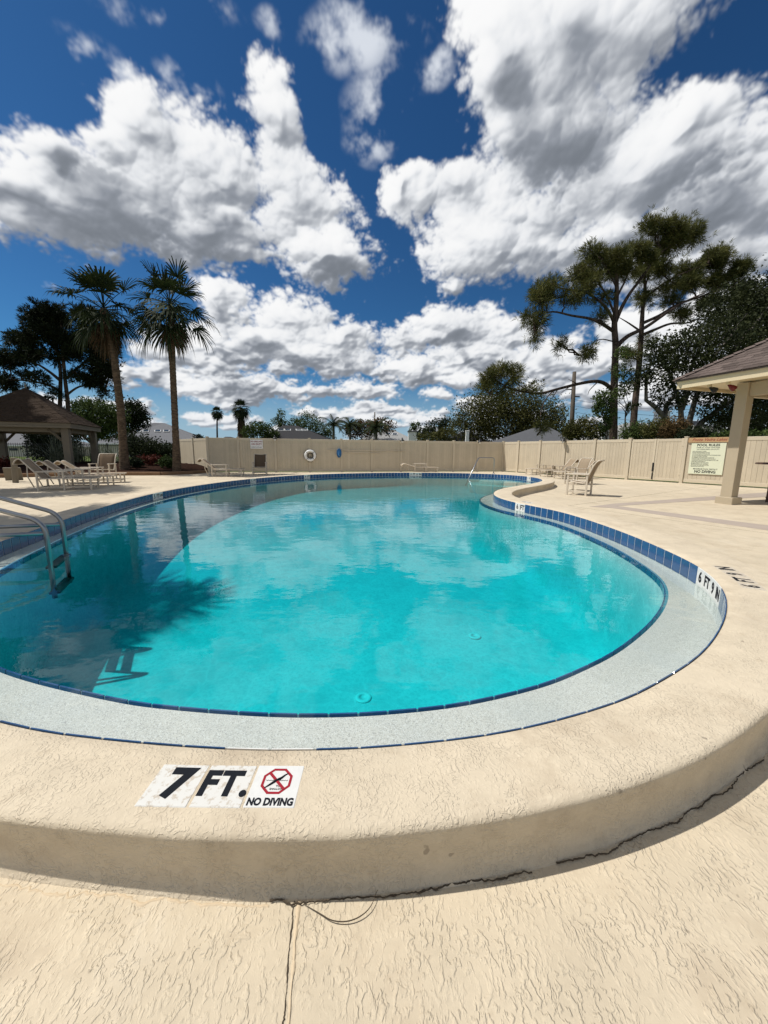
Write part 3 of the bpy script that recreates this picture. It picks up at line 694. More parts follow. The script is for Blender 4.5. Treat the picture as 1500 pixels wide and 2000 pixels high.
for k,(lab) in enumerate(('left leaf of the tan vinyl double gate, by the chairs','right leaf of the tan vinyl double gate, next to the rules sign')):
    g=thing('gate',lab,'gate',G0+gd.normalized()*(gl*k),ga,'double gate leaves')
    x0,x1=(.08,gl-.008) if k==0 else (.008,gl-.08)
    n=int(round((x1-x0-.16)/.15)); w=(x1-x0-.16)/n
    for q in range(n):
        b=MB(); b.cbox(x0+.08+w*q+.002,x0+.08+w*(q+1)-.002,-.011,.011,.16,FH-.14,.003); b.build('board',M_vinyl,g)
    for a,bb in((x0,x0+.085),(x1-.085,x1)): s=MB(); s.cbox(a,bb,-.022,.022,.06,FH-.02,.005); s.build('stile',M_vinyl2,g)
    for z0,z1 in((.06,.17),(FH-.15,FH-.03)): s=MB(); s.cbox(x0+.085,x1-.085,-.021,.021,z0,z1,.005); s.build('rail',M_vinyl2,g)
    if k==0:
        s=MB(); s.box(x1-.05,x1+.012,-.05,-.024,.45,.85); s.box(x1-.03,x1+.004,-.06,-.024,.10,.40); s.build('latch',M_black,g)
    else:
        for z in(.35,1.6): s=MB(); s.box(x1-.06,x1+.08,-.034,-.023,z,z+.08); s.build('hinge',M_vinyl2,g)
# wall lamps on the fence
def lamp(P,nrm,label):
    t=thing('fence_lamp',label,'lamp',P,math.atan2(nrm.y,nrm.x),'lamps on the fence')
    a=MB(); a.tube([(.0,0,1.98),(.07,0,2.0),(.13,0,2.02),(.15,0,2.0)],.012,8); a.box(-.0,.02,-.05,.05,1.86,2.0); a.build('bracket',M_black,t,True)
    b=MB(); b.lathe([(.13,-.02),(.125,.0),(.085,.05),(.055,.09),(.05,.13),(.025,.16),(.008,.20),(.0,.205)],16,(.15,0,1.93)); b.build('shade',M_black,t,True)
    c=MB(); c.lathe([(.035,-.13),(.06,-.11),(.075,-.02),(.06,.0)],14,(.15,0,1.93)); c.build('globe',M_frost,t,True)
bn=Vector((BD.y,-BD.x,0)); rn=Vector((FD.y,-FD.x,0))
for px,l in((539,'black lantern on the back fence beside the lifeguard sign'),(783,'black lantern on the back fence above the folded lounger'),(932,'black lantern on the back fence above the far handrail')):
    lamp(on_fence(FA,BD,px)+bn*.066,bn,l)
lamp(on_fence(FB,FD,1101)+rn*.066,rn,'black lantern on the sunlit fence casting a long shadow')
# things hung on the fence
def board_sign(name,label,C,xd,nrm,w,h,mat,lines,thick=.012,edge=None):
    t=thing(name,label,'sign',(0,0,0)); t.matrix_world=frame(C,xd,nrm)
    b=MB(); b.cbox(-w/2,w/2,-h/2,h/2,-thick,0,.003); b.build('panel',mat,t)
    for me,x,y in lines: put('lettering',me,Matrix.Translation((x,y,.0012)),t)
    return t
S=on_fence(FA,BD,503); C=Vector((S.x,S.y,1.60))+bn*.05
tm_=lambda s,z,m,b=.02,xs=1.,al='CENTER',sh=0.:text_mesh(s,z,m,b,sh,xs,.0006,al)
board_sign('lifeguard_sign','white no lifeguard on duty sign with red letters above the upright chair',C,BD,bn,.68,.50,M_white,[(tm_('NO LIFEGUARD',.105,M_red,.025,.86),0,.15),(tm_('ON DUTY',.125,M_red,.025),0,0.005),(tm_('SWIM AT OWN RISK',.062,M_ink,.015),0,-.165)])
S=on_fence(FA,BD,606); ring_=MB(); ring_.tube([(.27*math.cos(q*math.pi/16),.27*math.sin(q*math.pi/16),0) for q in range(32)],.075,12,close=True)
t=thing('life_ring','white life ring buoy hanging on the back fence','life ring',(0,0,0)); t.matrix_world=frame(Vector((S.x,S.y,.98))+bn*.15,BD,bn)
ring_.build('ring',M_white,t,True)
rp=MB(); rp.tube([((.355+.02*math.cos(q*math.pi/6))*math.cos(q*math.pi/24),(.355+.02*math.cos(q*math.pi/6))*math.sin(q*math.pi/24),0) for q in range(48)],.008,6,close=True); rp.build('grab_rope',M_rope,t,True)
for q in range(4):
    a=q*math.pi/2+math.pi/4; bb=MB(); bb.tube([((.27+.08*math.cos(u))*math.cos(a),(.27+.08*math.cos(u))*math.sin(a),.08*math.sin(u)) for u in [k*math.pi/6 for k in range(12)]],.012,6,close=True); bb.build('band',M_black,t,True)
hk=MB(); hk.tube([(.0,-.1,-.02),(.12,-.12,.0),(.13,.12,.0),(0,.14,0),(-.12,.10,0),(-.1,-.12,0)],.022,8,close=True); hk.build('rope_coil',M_rope,t,True)
for (xa,xb,z,l) in((640,791,1.30,'long pale pool pole hung along the back fence, the upper one'),(671,743,1.17,'shorter pale pool pole hung below the long one on the back fence')):
    a=on_fence(FA,BD,xa); b=on_fence(FA,BD,xb); m_=MB(); m_.tube([Vector((a.x,a.y,z+.03))+bn*.1,Vector((b.x,b.y,z))+bn*.1],.018,8)
    o=m_.build('pool_pole',M_alu,None,True); tag(o,l,'pole','poles on the back fence')
S=on_fence(FA,BD,662); t=thing('pool_net','blue pool net hanging on a fence post','pool net',(0,0,0)); t.matrix_world=frame(Vector((S.x,S.y,1.14))+bn*.13,BD,bn)
h_=MB(); h_.tube([(-.12+.02*math.sin(k),.18*math.cos(k*.52)+.1 if False else .24*math.cos(k*math.pi/8),.02) if False else (.13*math.sin(k*math.pi/8),.26*math.cos(k*math.pi/8),.02) for k in range(16)],.02,8,close=True); h_.build('hoop',M_blue,t,True)
h_=MB(); n=12; vs=[]; 
for r in range(4):
    for k in range(n): a=2*math.pi*k/n; rr=.24*(1-r*.3); vs.append((.5*rr*math.sin(a),rr*math.cos(a)-.05*r,.02+.035*r))
h_.add(vs,[(r*n+k,r*n+(k+1)%n,(r+1)*n+(k+1)%n,(r+1)*n+k) for r in range(3) for k in range(n)]); h_.build('net_bag',M_blue,t,True)
# pool rules
C=G1+FD*.80+rn*.05; CC=Vector((C.x,C.y,1.07)); fx=FD
rules=['POOL HOURS DAWN TO DUSK','SHOWER BEFORE ENTERING THE POOL','NO PETS ALLOWED IN THE POOL AREA','NO GLASS OR BREAKABLE OBJECTS WITHIN THE FENCED AREA','NO FOOD OR DRINK IN THE POOL','NO SWIMMING WITH OPEN SORES OR BANDAGES','CHILDREN UNDER TWELVE MUST BE WITH AN ADULT','NO RUNNING, ROUGH PLAY OR LOUD MUSIC AT ANY TIME','DIAPERS MUST BE WATERPROOF','DO NOT SWALLOW THE POOL WATER','MAXIMUM BATHING LOAD 38 PERSONS','KEEP THE GATES CLOSED AND LATCHED','RESIDENTS AND GUESTS ONLY']
ls=[(tm_('POOL RULES',.135,M_ink,.03,1.0),0,.555),(tm_('SWIM AT YOUR OWN RISK',.058,M_ink,.012,1.1),0,.455),(tm_('NO LIFEGUARD ON DUTY',.058,M_ink,.012,1.1),0,.385)]
for k,s in enumerate(rules): ls.append((tm_(s,.050,M_ink,.008,.66,'LEFT'),-.51,.30-.052*k))
ls+=[(tm_("MAXIMUM POOL DEPTH 7'",.075,M_ink,.015,.92),0,-.43),(tm_('NO DIVING',.15,M_ink,.035,.92),0,-.54)]
board_sign('pool_rules_sign','large pale yellow pool rules sign on the fence beside the gate',CC,fx,rn,1.16,1.28,M_signw,ls)
CC=Vector((C.x,C.y,1.84))+rn*.012
board_sign('name_board','narrow varnished board with red script lettering above the rules sign',CC,fx,rn,1.42,.20,M_signb,[(tm_('Ponte Vedra Lakes',.165,M_script,.010,.92,sh=.4),0,.01)],.03)

# ---------------------------------------------------------------- roofed shelters
def slab(name,pts,th,mat,parent):
    """flat plate under the polygon pts (3d), thickness th downward"""
    b=MB(); n=len(pts); P=[Vector(p) for p in pts]
    b.add(P+[p-Vector((0,0,th)) for p in P],[tuple(range(n)),tuple(range(2*n-1,n-1,-1))]+[(i,n+i,n+(i+1)%n,(i+1)%n) for i in range(n)]); return b.build(name,mat,parent)
def pavilion():
    a=math.radians(-72); d2=Vector((math.cos(a),math.sin(a),0)); d1=Vector((-d2.y,d2.x,0))
    P=Vector((8.85,9.55,0)); ov=.97; C=P-(d1+d2)*ov; S=6.4; zt=2.93; fh=.20; rise=2.15
    t=thing('pavilion','open pavilion with tan posts and brown shingle roof on the deck','pavilion',(0,0,0))
    cor=[C,C+d2*S,C+(d1+d2)*S,C+d1*S]; apex=C+(d1+d2)*(S/2)+Vector((0,0,zt+fh+rise))
    # posts
    for i,q in enumerate((P,P+d2*(S-2*ov),P+(d1+d2)*(S-2*ov),P+d1*(S-2*ov))):
        M=frame(q,d1)
        b=MB(); b.cbox(-.125,.125,-.125,.125,.17,zt+.05,.006,M); o=b.build('post',M_post,t)
        b=MB(); b.cbox(-.19,.19,-.19,.19,0.,.18,.008,M); b.build('plinth',M_post,o)
    # beams between posts
    for q,d in((P,d2),(P,d1),(P+d1*(S-2*ov),d2),(P+d2*(S-2*ov),d1)):
        M=frame(q,d); b=MB(); b.box(.13,S-2*ov-.13,-.07,.07,zt-.27,zt+.04,M); b.build('beam',M_post,t)
    # fascia boards
    for i in range(4):
        A,B=cor[i],cor[(i+1)%4]; M=frame(A,(B-A)); L=(B-A).length
        b=MB(); b.box(.0,L-.041,-.0,.04,zt,zt+fh,M); b.build('fascia',M_fascia,t)
        b=MB(); b.box(-.012,L-.03,-.014,-.001,zt+fh-.05,zt+fh+.01,M); b.build('drip_trim',M_fascia,t)
    b=MB(); zc_=zt+.06; inn=[C+(d1+d2)*.05,C+d2*(S-.05)+d1*.05,C+(d1+d2)*(S-.05),C+d1*(S-.05)+d2*.05]
    b.prism([(p.x,p.y) for p in inn],zt+.08,zt+.10); b.build('soffit',M_fascia,t)
    # roof deck
    eave=zt+fh+.0; O=.05
    oc=[C-(d1+d2)*O,C+d2*(S+O)-d1*O,C+(d1+d2)*(S+O),C+d1*(S+O)-d2*O]
    roof=MB(); base=[p+Vector((0,0,eave)) for p in oc]; low=[p+Vector((0,0,eave-.025)) for p in oc]
    roof.add(base+[apex]+low,[(0,1,4),(1,2,4),(2,3,4),(3,0,4),(8,7,6,5),(0,5,6,1),(1,6,7,2),(2,7,8,3),(3,8,5,0)]); ro=roof.build('roof',M_shing,t)
    # shingles
    sm=MB(); sm.cbox(-.148,.148,-.16,.0,.0,.010,.003); smesh=sm.mesh('shingle',M_shing)
    cand=[]; edge=MB()
    for i in range(4):
        A,B=base[i],base[(i+1)%4]; e=(B-A).normalized(); mid=(A+B)/2; up=(apex-mid); Ls=up.length; u=up.normalized(); n=e.cross(u)
        if n.z<0: n=-n
        rows=int(Ls/.14); 
        for r in range(rows):
            y=r*.14; half=(1-y/Ls)*(B-A).length/2-.10; x=-half+rng.uniform(0,.15)
            while x<half:
                o=mid+u*(y+.145)+e*x+n*(.006+.004*rng.random()); M=Matrix.Identity(4)
                for k in range(3): M[k][0]=e[k]; M[k][1]=u[k]; M[k][2]=n[k]; M[k][3]=o[k]
                M=M@Matrix.Rotation(-.055,4,'X'); cand.append(((o-Vector((0,0,CAM_H))).length,i,M)); x+=.302
    cand=[c for c in cand if c[1] in(0,3)]; cand.sort(key=lambda c:c[0]+(0 if c[1]==0 else 4))
    for d,i,M in cand[:290]:
        o=link('shingle',smesh,ro); o.matrix_local=M
    for d,i,M in cand[290:]: edge.add([M@v.co for v in smesh.vertices],[tuple(p.vertices) for p in smesh.polygons])
    edge.build('shingle_courses',M_shing,ro,kind='stuff')
    for i in range(4):
        A=base[i]; d=apex-A; n=int(d.length/.2); hc=MB()
        for k in range(n):
            p0=A+d*(k/n); p1=A+d*((k+1)/n)+Vector((0,0,0)); s=Vector((-d.y,d.x,0)).normalized()*.13; zz=Vector((0,0,.045)); dr=Vector((0,0,-.035))
            hc.add([p0-s+dr+zz,p0+zz*1.5,p0+s+dr+zz,p1-s+dr+zz*.6,p1+zz*1.1,p1+s+dr+zz*.6],[(0,1,4,3),(1,2,5,4)])
        hc.build('hip_cap',M_shing,ro)
    # floodlights under the eave
    for q,(s,mat) in enumerate(((.55,M_black),(.95,M_lamp))):
        p=C+d1*.35+d2*s+Vector((0,0,zt-.02)); f=MB(); f.lathe([(.02,.0),(.035,.05),(.055,.09),(.075,.17),(.07,.18)],14); ob=f.build('floodlight',mat,t,True,p,(math.radians(125),0,math.radians(20+60*q)))
        f=MB(); f.lathe([(.045,.0),(.045,.10)],12); f.build('lamp_base',M_fascia,t,True,p+Vector((0,0,.0)))
    return C,d1,d2
PC,pd1,pd2=pavilion()
# furniture under the pavilion, at the picture's edge
def wood_chair(loc,rz,label):
    t=thing('wooden_chair',label,'chair',loc,rz)
    for x,y,h in((-.25,-.25,.66),(.25,-.25,.66),(-.25,.25,1.02),(.25,.25,1.02)): b=MB(); b.cbox(x-.027,x+.027,y-.027,y+.027,0,h,.004); b.build('leg',M_wood,t)
    for k in range(4): b=MB(); b.cbox(-.24,.24,-.23+.115*k,-.125+.115*k,.42,.445,.004); b.build('seat_slat',M_wood,t)
    for k in range(4): b=MB(); b.cbox(-.20+.11*k,-.13+.11*k,.24,.262,.48,.95,.004); b.build('back_slat',M_wood,t)
    for x in(-.25,.25): b=MB(); b.cbox(x-.04,x+.04,-.30,.25,.66,.69,.004); b.build('armrest',M_wood,t)
    b=MB(); b.cbox(-.24,.24,.235,.265,.94,1.02,.004); b.build('top_rail',M_wood,t)
    for x in(-.25,.25): b=MB(); b.cbox(x-.015,x+.015,-.22,.22,.20,.24,.004); b.build('stretcher',M_wood,t)
wood_chair((10.55,9.80,0),.5,'brown wooden armchair in the pavilion shade at the edge of the picture')
t=thing('patio_table','dark round patio table under the pavilion at the edge of the picture','table',(11.45,10.75,0))
b=MB(); b.lathe([(.62,.98),(.64,.995),(.64,1.015),(.62,1.03)],28); b.build('tabletop',M_wood,t,True); b=MB(); b.lathe([(.30,0),(.30,.03),(.05,.07),(.045,.98)],16); b.build('pedestal',M_wood,t,True)

def gazebo():
    """square hip-roofed shelter behind the planting bed"""
    Y=21.; t=thing('gazebo','shaded gazebo with brown shingle roof behind the loungers','gazebo',(0,0,0))
    zb=.30; zt=2.33; fh=.25
    K=at(137,830,20.2); K.z=0                                   # near corner
    e1=Vector((-.937,-.35,0)).normalized(); e2=Vector((-.35,.937,0)).normalized(); S1=5.2; S2=4.6
    cor=[K,K+e1*S1,K+e1*S1+e2*S2,K+e2*S2]
    apex=K+e1*(S1/2)+e2*(S2/2)+Vector((0,0,4.55))
    for u,v in((.35,.35),(S1-.35,.35),(S1-.35,S2-.35),(.35,S2-.35)):
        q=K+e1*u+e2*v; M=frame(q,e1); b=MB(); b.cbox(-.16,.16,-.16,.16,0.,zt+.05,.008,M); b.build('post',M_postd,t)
        for s in(-1,1):
            b=MB(); dirv=e1*(1 if u<1 else -1) if s>0 else e2*(1 if v<1 else -1)
            b.tube([q+Vector((0,0,zt-.75))+dirv*.1,q+Vector((0,0,zt-.05))+dirv*.75],.07,4); b.build('brace',M_postd,t)
    for i in range(4):
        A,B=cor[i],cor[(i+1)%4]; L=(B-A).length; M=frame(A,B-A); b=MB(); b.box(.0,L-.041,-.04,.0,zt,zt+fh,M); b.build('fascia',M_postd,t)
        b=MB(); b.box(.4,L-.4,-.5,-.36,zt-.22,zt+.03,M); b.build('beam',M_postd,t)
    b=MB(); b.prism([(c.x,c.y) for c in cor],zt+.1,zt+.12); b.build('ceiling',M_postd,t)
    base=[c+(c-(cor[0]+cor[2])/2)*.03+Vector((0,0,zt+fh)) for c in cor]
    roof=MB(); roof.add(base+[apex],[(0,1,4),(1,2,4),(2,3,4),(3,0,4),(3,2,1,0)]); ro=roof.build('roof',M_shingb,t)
    cs=MB()
    for i in range(4):
        A,B=base[i],base[(i+1)%4]; N=24
        for r in range(N):
            f0=r/N; f1=(r+1)/N; w=Vector((0,0,.03))
            x=0.
            a0=A.lerp(apex,f0); b0=B.lerp(apex,f0); a1=A.lerp(apex,f1); b1=B.lerp(apex,f1); n=max(1,int((b0-a0).length/.33))
            for k in range(n):
                j=Vector((0,0,.018+.022*rng.random())); g=.004
                cs.add([a0.lerp(b0,k/n+g)+j,a0.lerp(b0,(k+1)/n-g)+j,a1.lerp(b1,(k+1)/n-g)+j*.35,a1.lerp(b1,k/n+g)+j*.35,a0.lerp(b0,k/n+g),a0.lerp(b0,(k+1)/n-g)],[(0,1,2,3),(4,5,1,0)])
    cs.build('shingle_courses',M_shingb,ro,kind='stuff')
    f=MB(); f.tube([apex-Vector((0,0,.1)),apex+Vector((0,0,.22))],[.05,.03],8); f.build('finial',M_postd,t)
gazebo()

# ---------------------------------------------------------------- garden furniture
def strip_surface(prof,w,mat,name,parent,th=.006):
    """sling: profile of (x,z) swept across width w"""
    b=MB(); n=len(prof); vs=[]
    for x,z in prof:
        for y,s in((-w/2,0.),(-w/4,-.018),(0,-.024),(w/4,-.018),(w/2,0.)): vs.append((x,y,z+s))
    vs+=[(x,y,z-th) for x,y,z in vs]; m=5*n
    fs=[(5*i+k,5*i+5+k,5*i+6+k,5*i+1+k) for i in range(n-1) for k in range(4)]; fs+=[tuple(m+q for q in reversed(f)) for f in fs]
    for i in range(n-1): fs+= [(5*i,m+5*i,m+5*i+5,5*i+5),(5*i+4,5*i+9,m+5*i+9,m+5*i+4)]
    b.add(vs,fs); return b.build(name,mat,parent,True)
def back_profile(x0,z0,ang,L):
    a=math.radians(ang); p=[(x0,z0)]
    for k in range(1,8): p.append((x0-math.cos(a)*L*k/7,z0+math.sin(a)*L*k/7))
    x,z=p[-1]
    for k in range(1,5): p.append((x-.045*k*math.cos(a*(1-k*.3)),z+.045*k*math.sin(a*(1-k*.34))-.010*k*k*.5))
    return p
def lounger(label,loc,rz,ang=48,sling=None,group='sling loungers round the pool',sc=1.):
    """x runs from the head (0) to the foot (1.95)"""
    t=thing('sun_lounger',label,'sun lounger',loc,rz,group); t.scale=(sc,sc,sc); W=.62; sling=sling or M_sling; r=.019
    for s in(-1,1):
        y=s*W/2
        for x,h in((.52,.55),(1.16,.55),(1.84,.36)): b=MB(); b.cbox(x-.024,x+.024,y-.018,y+.018,0,h,.004); b.build('leg',M_alu,t)
        b=MB(); b.cbox(.47,1.21,y-.030,y+.030,.55,.578,.006); b.build('armrest',M_alu,t)
        b=MB(); b.tube([(.50,y*.93,.355),(1.2,y*.93,.355),(1.93,y*.93,.345)],r,8); b.build('side_rail',M_alu,t,True)
        b=MB(); b.tube([(.52,y,.10),(1.16,y,.10)],.016,6); b.tube([(1.16,y,.10),(1.84,y,.10)],.016,6); b.build('stretcher',M_alu,t,True)
        bp=back_profile(.62,.36,ang,.72); b=MB(); b.tube([(x,y*.90,z) for x,z in bp],.020,8); b.build('back_rail',M_alu,t,True)
        if ang>8:
            q=bp[5]; b=MB(); b.tube([(q[0],y*.80,q[1]),(q[0]-.02,y*.80,q[1]*.55),(q[0]+.10,y*.80,.10)],.017,8); b.build('back_prop',M_alu,t,True)
    for x,z in((.55,.34),(1.92,.34),(1.2,.34),(.54,.10),(1.84,.10)): b=MB(); b.tube([(x,-W/2,z),(x,W/2,z)],.017,8); b.build('cross_bar',M_alu,t,True)
    x,z=bp[-1]; b=MB(); b.tube([(x,-W/2*.9,z),(x,W/2*.9,z)],.020,8); b.build('head_bar',M_alu,t,True)
    strip_surface([(.60+1.33*k/10,.362-.0*k) for k in range(11)],W*.88,sling,'seat_sling',t); strip_surface(bp,W*.82,sling,'back_sling',t)
    return t
def armchair(label,loc,rz,sling=None,w=.60,group='sling armchairs round the pool'):
    """faces +x"""
    t=thing('sling_armchair',label,'chair',loc,rz,group); sling=sling or M_sling
    for s in(-1,1):
        y=s*w/2
        for x in(-.26,.26): b=MB(); b.cbox(x-.026,x+.026,y-.02,y+.02,0,.62,.004); b.build('leg',M_alu,t)
        b=MB(); b.cbox(-.31,.31,y-.033,y+.033,.62,.65,.007); b.build('armrest',M_alu,t)
        b=MB(); b.tube([(-.26,y,.12),(.26,y,.12)],.017,6); b.build('stretcher',M_alu,t,True)
    prof=[(.27,.42),(.12,.40),(-.05,.375),(-.17,.37),(-.22,.42),(-.27,.55),(-.33,.72),(-.39,.88),(-.45,.98),(-.50,1.03),(-.55,1.05)]
    for s in(-1,1): b=MB(); b.tube([(x,s*w*.45,z) for x,z in prof],.019,8); b.build('side_rail',M_alu,t,True)
    for x,z in((.26,.40),(-.2,.36),(.26,.12),(-.26,.12),(-.55,1.05)): b=MB(); b.tube([(x,-w/2*.95,z),(x,w/2*.95,z)],.016,8); b.build('cross_bar',M_alu,t,True)
    strip_surface(prof,w*.84,sling,'sling',t); return t
def dirang(a,b): return math.atan2(b[1]-a[1],b[0]-a[0])
la=dirang((-10.9,11.15),(-9.0,11.85))
lounger('tan sling lounger nearest the pool steps, first of the three on the left deck',(-10.95,11.25,0),la,52,group='three loungers on the left deck')
lounger('tan sling lounger in the middle of the three on the left deck',(-11.25,12.35,0),la+.02,42,group='three loungers on the left deck')
lounger('tan sling lounger nearest the gazebo, last of the three on the left deck',(-11.75,13.65,0),la+.05,38,group='three loungers on the left deck')
armchair('brown sling armchair by the planting bed beyond the left loungers',(-11.95,15.95,0),math.radians(-80),M_slingd,.72)
lounger('tan lounger with curled raised head end in front of the shaded fence corner',(-8.75,18.0,0),dirang((-8.55,17.9),(-7.0,18.2)),40)
armchair('tall brown sling chair under the lifeguard sign',(-6.5,19.6,0),math.radians(-78),M_slingd,.66)
lounger('lounger lying flat against the far fence behind the pool edge',(1.25,22.2,0),dirang((0,0),(1,.06)),16)
armchair('tan sling armchair nearest the gate, seen from the side with a long shadow',(5.95,11.38,0),math.radians(138),None,.58)
armchair('tan sling armchair just behind the nearest armchair, back to the fence',(7.85,15.35,0),math.radians(200),None,.60)
ra=math.radians(190)
for q,(x,y,an,l) in enumerate(((10.35,18.75,44,'tan lounger nearest the armchairs on the sunlit right deck'),(10.30,20.3,50,'tan lounger with the highest back in the row on the right deck'),(10.2,22.1,38,'tan lounger farthest along the sunlit right fence'))):
    lounger(l,(x,y,0),ra,an,group='loungers along the sunlit fence')

# ---------------------------------------------------------------- rails and small fittings
def bent(pts,r,n=5):
    """polyline with rounded corners"""
    P=[Vector(p) for p in pts]; out=[P[0]]
    for a,b,c in zip(P[:-2],P[1:-1],P[2:]):
        d0=(a-b); d1=(c-b); k=min(r,d0.length*.45,d1.length*.45); s=b+d0.normalized()*k; e=b+d1.normalized()*k
        for q in range(n+1): u=q/n; out.append(s*(1-u)**2+b*2*u*(1-u)+e*u*u)
    return out+[P[-1]]
wi=near_idx(-4.45,4.45); wn=Vector((TN[wi][0],TN[wi][1],0)); wt=Vector((-wn.y,wn.x,0))
lad=thing('pool_ladder','dark steel grab rail ladder at the left edge of the pool','ladder',(0,0,0))
for bx,top in((at(128,1072,4.52),1),(at(98,1098,4.02),0)):
    B=Vector((bx.x,bx.y,-.42)); zt_=.46
    path=bent([B,Vector((bx.x,bx.y,zt_)),Vector((bx.x,bx.y,zt_))+wn*.95+Vector((0,0,.36)),Vector((bx.x,bx.y,.82))+wn*1.45,Vector((bx.x,bx.y,0.))+wn*1.5],.16,6)
    b=MB(); b.tube(path,.0245,12); b.build('grab_rail',M_steel,lad,True)
    b=MB(); b.tube([Vector((bx.x,bx.y,.33)),Vector((bx.x,bx.y,.33))+wn*1.44],.0215,10); b.build('lower_bar',M_steel,lad,True)
    b=MB(); b.lathe([(.055,0),(.055,.012),(.03,.03)],14); b.build('flange',M_steel,lad,True,Vector((bx.x,bx.y,0.0))+wn*1.5)
a=at(128,1072,4.52); c=at(98,1098,4.02)
for z in(-.06,-.36):
    M=frame(Vector((a.x,a.y,z)),Vector((c.x-a.x,c.y-a.y,0))); L=(Vector((c.x,c.y,0))-Vector((a.x,a.y,0))).length; b=MB(); b.cbox(0,L,-.05,.05,-.015,.015,.006,M); b.build('tread',M_black,lad)
hr=thing('handrail','thin steel handrail at the far shallow steps','handrail',(0,0,0))
p0=Vector((5.45,18.72,ZC)); p1=p0+Vector((0,0,.78)); p2=Vector((4.55,18.25,1.0)); p3=at(908,937,16.6); p3=Vector((3.62,16.6,-.2))
b=MB(); b.tube(bent([p0,p1,p2,p3],.12,5),.024,10); b.build('rail',M_steel,hr,True); b=MB(); b.lathe([(.06,0),(.06,.012),(.03,.03)],14); b.build('flange',M_steel,hr,True,p0)
# left edge post and board
b=MB(); b.cbox(-.07,.07,-.07,.07,0,.92,.015); o=b.build('bollard_post',M_postd,None,False,(-13.55,13.72,0),(0,.05,.3)); tag(o,'short square pale post at the edge of the planting bed by the loungers','post')
b=MB(); b.cbox(-.25,.25,-.03,.03,.0,.5,.01); o=b.build('leaning_board',M_postd,None,False,(-14.1,14.25,0.05),(.25,0,.5)); tag(o,'weathered board leaning behind the pale post in the bed','board')
# planting bed with timber edging
bed=[(-24,15.6),(-16.6,16.0),(-13.6,18.0),(-11.,18.45),(-10.05,19.7),(-9.95,21.0),(-11.6,25.4)]
nx_,ny_=60,26; V=[];Fc=[]
bl=np.array(bed); sx=np.interp(np.linspace(0,1,nx_),np.linspace(0,1,len(bl)),bl[:,0]); sy=np.interp(np.linspace(0,1,nx_),np.linspace(0,1,len(bl)),bl[:,1])
for i in range(nx_):
    for j in range(ny_):
        u=j/(ny_-1); x=sx[i]-u*2.2*(1 if i>40 else .3); y=sy[i]+u*9.5*(1-.75*sst(i,42,58)); z=.10+.30*sst(u,.0,.45)+rng.uniform(-.02,.02); V.append((x,y,z))
for i in range(nx_-1):
    for j in range(ny_-1): k=i*ny_+j; Fc.append((k,k+ny_,k+ny_+1,k+1))
mb=link('planting_bed',fast_mesh('planting_bed',V,Fc,M_mulch,True),kind='structure'); mb['label']='dark mulch bed behind a timber edge'
for k,(a,b_) in enumerate(zip(bed[:-2],bed[1:-1])):
    A,B=Vector(a+(0,)),Vector(b_+(0,)); m_=MB(); m_.cbox(0,(B-A).length,-.08,.08,0,.17,.025,frame(A,B-A)); o=m_.build('edging_timber',M_timber)
    tag(o,('brown timber edging under the left gazebo at the picture edge','brown timber edging behind the pale post and loungers','straight brown timber edging in front of the two palms','short brown timber edging beside the fence corner','short timber edging running back along the fence return')[k],'edging','timbers edging the planting bed')
# iron fence behind the bed
ifn=thing('iron_fence','black iron picket fence behind the planting bed and gazebo','fence',(0,0,0))
IA=at(-60,880,23.5); IB=at(356,880,26.2); IA.z=IB.z=.3; n=8
for k in range(n):
    A=IA.lerp(IB,k/n); B=IA.lerp(IB,(k+1)/n); M=frame(A,B-A); L=(B-A).length
    b=MB(); b.box(-.03,.03,-.03,.03,0,1.35,M); b.build('post',M_black,ifn)
    b=MB(); b.box(.03,L-.03,-.015,.015,1.2,1.235,M); b.box(.03,L-.03,-.015,.015,.12,.155,M); b.build('rail',M_black,ifn)
    b=MB()
    for q in range(int(L/.12)): b.box(.1+q*.12-.009,.1+q*.12+.009,-.009,.009,.05,1.3,M)
    b.build('pickets',M_black,ifn,kind='stuff')
# ---------------------------------------------------------------- trees
nr=np.random.RandomState(3)
def leaf_quads(P,size,jit=.5,up=0.):
    """one small folded leaf clump (2 triangles) per point; returns verts, faces"""
    n=len(P); a=nr.normal(size=(n,3)); a[:,2]+=up; a/=np.linalg.norm(a,axis=1,keepdims=True)
    b=nr.normal(size=(n,3)); b-=a*(a*b).sum(1,keepdims=True); b/=np.linalg.norm(b,axis=1,keepdims=True)
    s=size*(1-jit+2*jit*nr.rand(n,1))
    c=np.cross(a,b)
    V=np.stack([P-b*s*.5,P+c*s*.26+a*s*.08,P+b*s*.5,P-c*s*.26+a*s*.08],1).reshape(-1,3)
    Fq=np.arange(4*n).reshape(n,4); return V,Fq
def crown_points(blobs,n,clump=7,spread=.22):
    """points gathered in small clumps spread through ellipsoids (x,y,z,rx,ry,rz)"""
    B=np.array(blobs); vol=(B[:,3]*B[:,4]*B[:,5])**(.67); out=[]
    for b,k in zip(B,(n*vol/vol.sum()).astype(int)):
        m=max(1,k//clump); d=nr.normal(size=(m,3)); d/=np.linalg.norm(d,axis=1,keepdims=True)
        r=(.45+.62*nr.rand(m,1)**.6); c=b[:3]+d*r*b[3:]
        q=np.repeat(c,clump,0)+nr.normal(size=(m*clump,3))*spread*b[3:].min(); out.append(q)
    return np.vstack(out)
def tube_path(mb,pts,r0,r1,n=7):
    N=len(pts); mb.tube(pts,[r0+(r1-r0)*i/(N-1) for i in range(N)],n)
